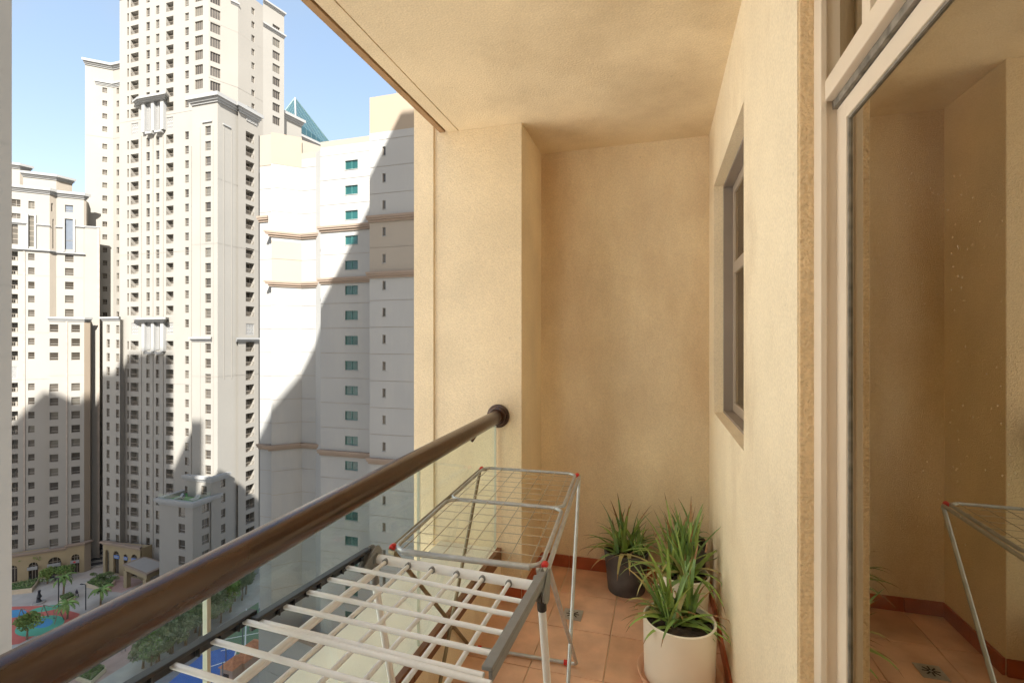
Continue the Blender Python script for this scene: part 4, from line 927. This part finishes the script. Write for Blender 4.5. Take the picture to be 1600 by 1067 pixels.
# play frames (swing like) and shade posts
for k, (px, py, lb) in enumerate(((45, 974, 'dark metal swing frame on the green rubber, left'), (80, 968, 'dark metal swing frame on the green rubber, right'))):
    p = at_g(px, py); sw = empty('swing_frame', (p[0], p[1], GZ), lb, 'swing')
    for dx in (-2.2, 2.2):
        for dy in (-.8, .8): MB().tube([(p[0]+dx, p[1]+dy, GZ), (p[0]+dx*.95, p[1], GZ+2.6)], .07, M_winf, 6).build('leg', sw)
    MB().tube([(p[0]-2.2, p[1], GZ+2.6), (p[0]+2.2, p[1], GZ+2.6)], .07, M_winf, 6).build('top_bar', sw)
    for dx in (-.9, .9):
        MB().box((p[0]+dx-.25, p[1]-.1, GZ+.55), (p[0]+dx+.25, p[1]+.1, GZ+.6), M_dark).build('seat', sw)
        MB().tube([(p[0]+dx-.22, p[1], GZ+.6), (p[0]+dx-.22, p[1], GZ+2.6)], .02, M_winf, 4).build('chain', sw); MB().tube([(p[0]+dx+.22, p[1], GZ+.6), (p[0]+dx+.22, p[1], GZ+2.6)], .02, M_winf, 4).build('chain', sw)
# foliage
def leaf_mesh(name, rad, hgt, n, size, mats_, seed, lobes=6):
    rn = random.Random(seed); mb = MB(); L = []
    for k in range(lobes): a = rn.uniform(0, 6.28); r = rn.uniform(.15, .62)*rad; L.append((r*math.cos(a), r*math.sin(a), hgt*rn.uniform(-.25, .3), rn.uniform(.38, .6)*rad))
    for k in range(n):
        cx, cy, cz, cr = rn.choice(L); 
        while True:
            v = Vector((rn.uniform(-1, 1), rn.uniform(-1, 1), rn.uniform(-1, 1)))
            if .35 < v.length < 1: break
        p = Vector((cx, cy, cz))+Vector((v.x*cr, v.y*cr, v.z*cr*hgt/rad*.9)); s = size*rn.uniform(.6, 1.3)
        a = Vector((rn.gauss(0, 1), rn.gauss(0, 1), rn.gauss(0, .6))).normalized(); b = a.orthogonal().normalized(); c = a.cross(b)
        mb.quad([p-b*s, p-c*s*.5, p+b*s, p+c*s*.5], rn.choice(mats_))
    return mb.mesh(name)
CR = [leaf_mesh('crown', 2.0, 1.7, 1500, .17, m_, 20+i) for i, m_ in enumerate([[M_fol[0], M_fol[1]], [M_fol[2], M_fol[3], M_fol[2]], [M_fol[4], M_fol[1]], [M_fol[3], M_fol[1], M_fol[2]]])]
BUSH = [leaf_mesh('foliage', 1.1, .8, 700, .12, m_, 40+i) for i, m_ in enumerate([[M_fol[0], M_fol[1]], [M_fol[2], M_fol[0]]])]
def trunk(mb, x, y, h, r, seed, m=None):
    rn = random.Random(seed); m = m or M_bark; mb.tube([(x, y, GZ), (x+.1, y, GZ+h*.5), (x, y+.1, GZ+h)], r, m, 7, radii=[r, r*.75, r*.5])
    for k in range(4): a = rn.uniform(0, 6.28); mb.tube([(x, y+.05, GZ+h*.75), (x+math.cos(a)*1.0, y+math.sin(a)*1.0, GZ+h*1.25)], r*.3, m, 5, radii=[r*.4, r*.12])
def tree(px, py, h, sc, kind, label, seed, group=None):
    p = at_g(px, py); t = empty('tree', (p[0], p[1], GZ), label, 'tree', group); mb = MB(); trunk(mb, p[0], p[1], h, .16*sc, seed); mb.build('trunk', t, smooth=True)
    rn = random.Random(seed)
    put(CR[kind], 'crown', t, Matrix.Translation((p[0], p[1], GZ+h+sc*.9)) @ Matrix.Rotation(rn.uniform(0, 6), 4, 'Z') @ Matrix.Diagonal((sc, sc, sc*rn.uniform(.85, 1.15), 1)))
def palm(px, py, h, label, seed):
    p = at_g(px, py); t = empty('palm_tree', (p[0], p[1], GZ), label, 'palm'); MB().tube([(p[0], p[1], GZ), (p[0]+.15, p[1], GZ+h*.5), (p[0], p[1], GZ+h)], .17, M_bark, 8).build('trunk', t, smooth=True)
    rn = random.Random(seed)
    for k in range(13):
        az = 2*math.pi*k/13+rn.uniform(-.2, .2); el = R(rn.uniform(5, 60)); mb = MB(); q = Vector((p[0], p[1], GZ+h)); a = el; pr_ = q; m = rn.choice(M_fol[:2])
        for j in range(7):
            d = Vector((math.cos(az)*math.cos(a), math.sin(az)*math.cos(a), math.sin(a))); q2 = q+d*.36; sd = Vector((-math.sin(az), math.cos(az), 0))*(.32*math.sin(math.pi*(j+.8)/8)); dn = Vector((0, 0, -.18))
            mb.quad([q, q2, q2+sd+dn, q+sd*.9+dn], m); mb.quad([q, q2, q2-sd+dn, q-sd*.9+dn], m); q = q2; a -= .28
        mb.build('frond', t)
tree(27, 905, 3.2, 1.05, 0, 'bright green tree before the arcade, leftmost one by the grey wing', 1)
tree(40, 902, 3.4, 1.0, 0, 'bright green tree before the arcade between two arches', 2)
tree(66, 898, 3.6, 1.0, 2, 'yellowish green tree left of the shop door with the white sign', 3)
tree(97, 892, 3.8, .8, 2, 'slim climbing tree right of the shop door with the white sign', 4)
tree(122, 889, 1.6, .95, 0, 'round green tree at the arcade corner by the steps', 5)
tree(74, 911, 1.2, 1.0, 2, 'low round bright bush tree at the end of the long hedge bed', 6)
tree(101, 906, 1.3, .95, 0, 'low round dark tree in the middle of the plaza', 7)
palm(99, 931, 4.0, 'palm at the small hedge planter in the plaza', 8)
palm(157, 944, 3.0, 'small palm standing alone close to the handrail', 9)
palm(105, 966, 3.0, 'dull palm at the right end of the playground', 10)
tree(42, 998, 2.0, 1.25, 2, 'bright bushy tree at the near edge of the playground', 11)
# planters
def planter(pix, h, label, hedgeh=.5):
    pts = [at_g(*p) for p in pix]; c = sum(pts, Vector((0, 0)))/len(pts); t = empty('planter', (c[0], c[1], GZ), label, 'planter')
    area = sum(pts[i][0]*pts[(i+1) % len(pts)][1]-pts[(i+1) % len(pts)][0]*pts[i][1] for i in range(len(pts)))
    if area < 0: pts = pts[::-1]
    MB().prism(pts, GZ, GZ+h, M_stone).build('stone_wall', t); ins = [p+(c-p)*.13 for p in pts]; MB().prism(ins, GZ+h, GZ+h+hedgeh*.4, M_hedge).build('hedge', t)
    rn = random.Random(int(abs(c[0]*10))); mb = MB(); n = 700
    for k in range(n):
        w = [rn.random() for _ in ins]; s_ = sum(w); w = [(a/s_)**3 for a in w]; s_ = sum(w); q = sum((ins[i]*(w[i]/s_) for i in range(len(ins))), Vector((0, 0))); z = GZ+h+hedgeh*.4+rn.uniform(0, .25); s2 = .13
        a = Vector((rn.gauss(0, 1), rn.gauss(0, 1), rn.gauss(0, 1))).normalized(); b = a.orthogonal().normalized(); cc = a.cross(b); p3 = Vector((q[0], q[1], z)); mb.quad([p3-b*s2, p3-cc*s2*.6, p3+b*s2, p3+cc*s2*.6], rn.choice([M_fol[0], M_fol[2]]))
    mb.build('hedge_leaves', t, kind='stuff')
planter([(5, 920), (58, 911), (62, 908), (56, 918), (50, 925), (5, 930)], .9, 'long stone planter with clipped hedge near the arcade')
planter([(133, 916), (150, 906), (180, 912), (165, 926)], .8, 'diamond stone planter with shrubs in the middle of the plaza')
planter([(92, 939), (110, 932), (118, 936), (98, 945)], .8, 'small stone planter at the foot of the palm')
planter([(240, 1003), (256, 995), (272, 999), (262, 1010)], .6, 'square hedge planter seen under the handrail')
planter([(118, 1062), (146, 1040), (166, 1048), (142, 1070)], .6, 'striped green planting strip at the lower left below the handrail')
for k, (px, py, s) in enumerate(((152, 915, 1.2), (163, 910, 1.4), (158, 920, 1.1), (146, 903, .7), (171, 903, .9), (180, 909, .8))):
    p = at_g(px, py); b = empty('shrub', (p[0], p[1], GZ), ['dark shrub left in the diamond planter', 'largest dark shrub in the diamond planter', 'front dark shrub in the diamond planter', 'tiny round shrub left behind the diamond planter', 'slim shrub at the back corner of the diamond planter', 'small round shrub right of the diamond planter'][k], 'shrub')
    put(BUSH[1], 'foliage', b, Matrix.Translation((p[0], p[1], GZ+.8*s+.5)) @ Matrix.Diagonal((s, s, s, 1)))
# canopy (porte-cochere)
cz = GZ+4.6; cp = [at_g(*p, cz) for p in ((194, 883), (225, 871), (262, 883), (229, 898))]
cpy = empty('entrance_canopy', (cp[3][0], cp[3][1], GZ), 'flat-roofed sand canopy on square piers before the tower entrance', 'canopy')
area = sum(cp[i][0]*cp[(i+1) % 4][1]-cp[(i+1) % 4][0]*cp[i][1] for i in range(4)); cp = cp if area > 0 else cp[::-1]
cc = sum(cp, Vector((0, 0)))/4
MB().prism(cp, cz-.9, cz, M_arc).build('roof_slab', cpy); MB().prism([p+(p-cc)*.07 for p in cp], cz, cz+.35, M_trimT).build('roof_edge', cpy)
MB().prism([p+(cc-p)*.10 for p in cp], cz+.35, cz+.36, M_panelgrey).build('roof_deck', cpy)
for p in cp: q = p+(cc-p)*.14; MB().box((q[0]-.45, q[1]-.45, GZ), (q[0]+.45, q[1]+.45, cz-.9), M_arc).build('pier', cpy)
# steps between L and M
sp = at_g(147, 876); st = empty('stone_steps', (sp[0], sp[1], GZ), 'grey stone steps rising between the two towers', 'steps')
a_, b_ = at_g(131, 889), at_g(162, 884)
for k in range(8):
    o_ = Vector((-.9*.45, .9))*k*.8; p = [a_+o_, b_+o_, b_+o_+Vector((-1, 9-k)), a_+o_+Vector((-1, 9-k))]
    MB().prism(p, GZ+.17*k*2, GZ+.17*(k+1)*2, M_asph if k % 2 else M_panelgrey).build('step', st)
# statue, lamp posts, people
p = at_g(61, 941); s3 = empty('statue', (p[0], p[1], GZ), 'dark small sculpture on a round base in the open plaza', 'statue')
MB().lathe((p[0], p[1], GZ), [(0.01, .25), (1.0, .25), (1.1, 0)], M_panelgrey, 16).build('base', s3)
MB().tube([(p[0], p[1], GZ+.2), (p[0]-.2, p[1], GZ+.8), (p[0]+.1, p[1], GZ+1.3), (p[0], p[1], GZ+2.0), (p[0]+.1, p[1], GZ+2.5)], .3, M_dark, 8, radii=[.5, .3, .42, .2, .28]).build('figure', s3, smooth=True)
for k, (px, py, h, lb) in enumerate(((91.5, 950, 6.0, 'thin dark lamp post beside the playground'), (134, 952, 5.0, 'dark lamp post with short arm near the handrail'))):
    p = at_g(px, py); lp = empty('street_lamp', (p[0], p[1], GZ), lb, 'lamp post', 'lamp posts in the plaza')
    MB().tube([(p[0], p[1], GZ), (p[0], p[1], GZ+h)], .09, M_dark, 8).build('pole', lp); MB().tube([(p[0], p[1], GZ+h), (p[0]-.8, p[1]-.2, GZ+h+.1)], .06, M_dark, 6).build('arm', lp)
    MB().box((p[0]-1.1, p[1]-.35, GZ+h+.02), (p[0]-.5, p[1]-.05, GZ+h+.14), M_dark).build('lamp_head', lp)
def person(px, py, top, legs, label, stride=.2):
    p = at_g(px, py); x, y = p; me = bpy.data.meshes.new('body')
    V = [(0, 0, .95), (0, 0, 1.2), (0, 0, 1.42), (0, 0, 1.52), (0, .02, 1.66), (.12, 0, .9), (.13, stride, .5), (.13, stride*1.2, .08), (-.12, 0, .9), (-.13, -stride*.5, .5), (-.13, -stride*1.2, .08), (.2, 0, 1.38), (.26, .05, 1.1), (.27, .12, .85), (-.2, 0, 1.38), (-.26, -.05, 1.1), (-.27, -.1, .85), (.13, stride*1.2+.14, .05), (-.13, -stride*1.2+.14, .05)]
    E = [(0, 1), (1, 2), (2, 3), (3, 4), (0, 5), (5, 6), (6, 7), (0, 8), (8, 9), (9, 10), (2, 11), (11, 12), (12, 13), (2, 14), (14, 15), (15, 16), (7, 17), (10, 18)]
    r = [.15, .14, .16, .06, .11, .1, .075, .05, .1, .075, .05, .07, .05, .035, .07, .05, .035, .045, .045]
    me.from_pydata([(x+a, y+b, GZ+c) for a, b, c in V], E, []); me.materials.append(top)
    o = bpy.data.objects.new('person', me); COL.objects.link(o); sk = o.modifiers.new('skin', 'SKIN'); o.modifiers.new('sub', 'SUBSURF').levels = 1
    for i, v in enumerate(me.skin_vertices[0].data): v.radius = (r[i], r[i]); v.use_root = (i == 0)
    WL['person'] = Vector((0, 0, 0)); return tag(o, label, 'person')
person(120, 932, mat('cloth_dark', (.06, .05, .07), .9, .1, 4), None, 'walker in dark clothes crossing the open plaza')
person(193, 1018, mat('cloth_grey', (.25, .2, .22), .9, .1, 4), None, 'person in grey walking on the pink path under the handrail')
# cars / scooters by the arcade: dark parked scooters
def scooter(px, py, label):
    p = at_g(px, py); x, y = p; s = empty('scooter', (x, y, GZ), label, 'scooter', 'dark scooters parked before the arcade')
    for dx in (-.6, .6): 
        mb = MB(); pts = [(x+dx+.27*math.cos(a*math.pi/6), y, GZ+.28+.27*math.sin(a*math.pi/6)) for a in range(14)]; mb.tube(pts, .06, M_dark, 6, cap=False); mb.build('wheel', s)
    MB().box((x-.6, y-.15, GZ+.35), (x+.2, y+.15, GZ+.75), M_dark).build('body', s); MB().box((x-.55, y-.14, GZ+.752), (x+.05, y+.14, GZ+.87), M_grey).build('seat', s)
    MB().tube([(x+.6, y, GZ+.28), (x+.4, y, GZ+1.1)], .04, M_grey, 6).build('fork', s); MB().tube([(x+.4, y-.3, GZ+1.1), (x+.4, y+.3, GZ+1.1)], .03, M_grey, 6).build('handlebar', s)
for k, (px, py) in enumerate(((43, 905), (48, 903.5), (60, 901), (66, 900), (83, 905))): scooter(px, py, ['dark scooter leftmost before the arcade', 'dark scooter second from left before the arcade', 'dark scooter in the middle before the arcade', 'dark scooter by the shop door', 'dark scooter at the right beside the round bush'][k])
# ---- what is seen below the handrail, through the glass
patch('street', [(150, 1090), (300, 1020), (395, 962), (420, 930), (440, 945), (400, 985), (330, 1040), (260, 1100)], M_asph if False else mat('street_grey', (.20, .20, .21), .9, .12, 1), .006)
patch('court_green', [(345, 1010), (372, 960), (404, 940), (404, 1025), (372, 1045)], mat('court_green', (.13, .22, .13), .9, .08, .5), .02)
patch('court_blue', [(262, 1067), (318, 1020), (372, 1005), (356, 1067), (340, 1100), (262, 1100)], mat('court_blue', (.05, .14, .42), .85, .08, .5), .03)
M_line = mat('line_white', (.7, .7, .68), .8, .05, 2)
def line(pa, pb, w=.12, dz=.04):
    a, b = at_g(*pa), at_g(*pb); U = (b-a).normalized(); N = Vector((-U[1], U[0]))*w; mb = MB(); mb.quad([(q[0], q[1], GZ+dz) for q in (a-N, b-N, b+N, a+N)], M_line); mb.build('court_line', kind='structure')
for a, b in (((352, 998), (404, 988)), ((345, 1016), (404, 1004)), ((385, 950), (382, 1040)), ((300, 1050), (362, 1030)), ((372, 1006), (354, 1067))): line(a, b)
# court fence
cf = empty('court_fence', tuple(at_g(352, 1060))+(GZ,), 'tall thin blue-grey fence posts beside the blue court', 'fence')
for px, py in ((348, 1075), (353, 1040), (379, 1010), (390, 985)):
    p = at_g(px, py); MB().tube([(p[0], p[1], GZ), (p[0], p[1], GZ+4)], .08, M_blue, 6).build('post', cf)
# tree belt under the rail
belt = []
rb = random.Random(31)
for k in range(30):
    u_ = k/29; px = 232+(392-232)*u_+rb.uniform(-9, 9); py = 1052-(1052-905)*u_+rb.uniform(-12, 12); belt.append((px, py))
belt += [(300, 975), (318, 962), (335, 950), (352, 938), (366, 925), (378, 915), (392, 905), (312, 992), (345, 972), (360, 955)]
nm_ = ['deep green', 'dusty grey green', 'yellowish green', 'pale olive']
for k, (px, py) in enumerate(belt):
    kd = rb.choice([1, 1, 3, 0, 3]) if not (345 < px < 372 and py > 935) else 2
    tree(px, py, rb.uniform(1.8, 3.4), rb.uniform(.95, 1.5), kd, nm_[kd]+' tree in the belt under the handrail, '+('end by the white tower' if px > 352 else 'middle beside the street' if px > 292 else 'end near the pink path'), 100+k, 'trees of the belt below the handrail')
# red-tiled villas far below at the right of the courts
M_rtile = mat('roof_tile', (.50, .20, .10), .8, .2, 2); M_pinkw = mat('villa_pink', (.45, .32, .27), .9, .1, 1)
for k, (px, py) in enumerate(((366, 1062), (385, 1050), (395, 1035))):
    p = at_g(px, py); v = empty('pavilion', (p[0], p[1], GZ), ['pinkish pavilion with terracotta roof beside the blue court', 'middle pinkish pavilion with terracotta roof below the white tower', 'pinkish pavilion with terracotta roof nearest the white tower'][k], 'pavilion')
    x, y = p; MB().box((x-1.2, y-1.5, GZ), (x+1.2, y+1.5, GZ+2.8), M_pinkw).build('wall', v)
    r = MB(); 
    q_ = [(x-1.4, y-1.75, GZ+2.8), (x+1.4, y-1.75, GZ+2.8), (x+1.4, y+1.75, GZ+2.8), (x-1.4, y+1.75, GZ+2.8)]
    for c_ in range(4): r.quad([q_[c_], q_[(c_+1) % 4], (x, y, GZ+3.8)], M_rtile)
    r.build('roof', v); MB().box((x-.5, y-1.55, GZ), (x+.5, y-1.501, GZ+2), M_win[0]).build('door', v)
print('objects', len(bpy.data.objects))
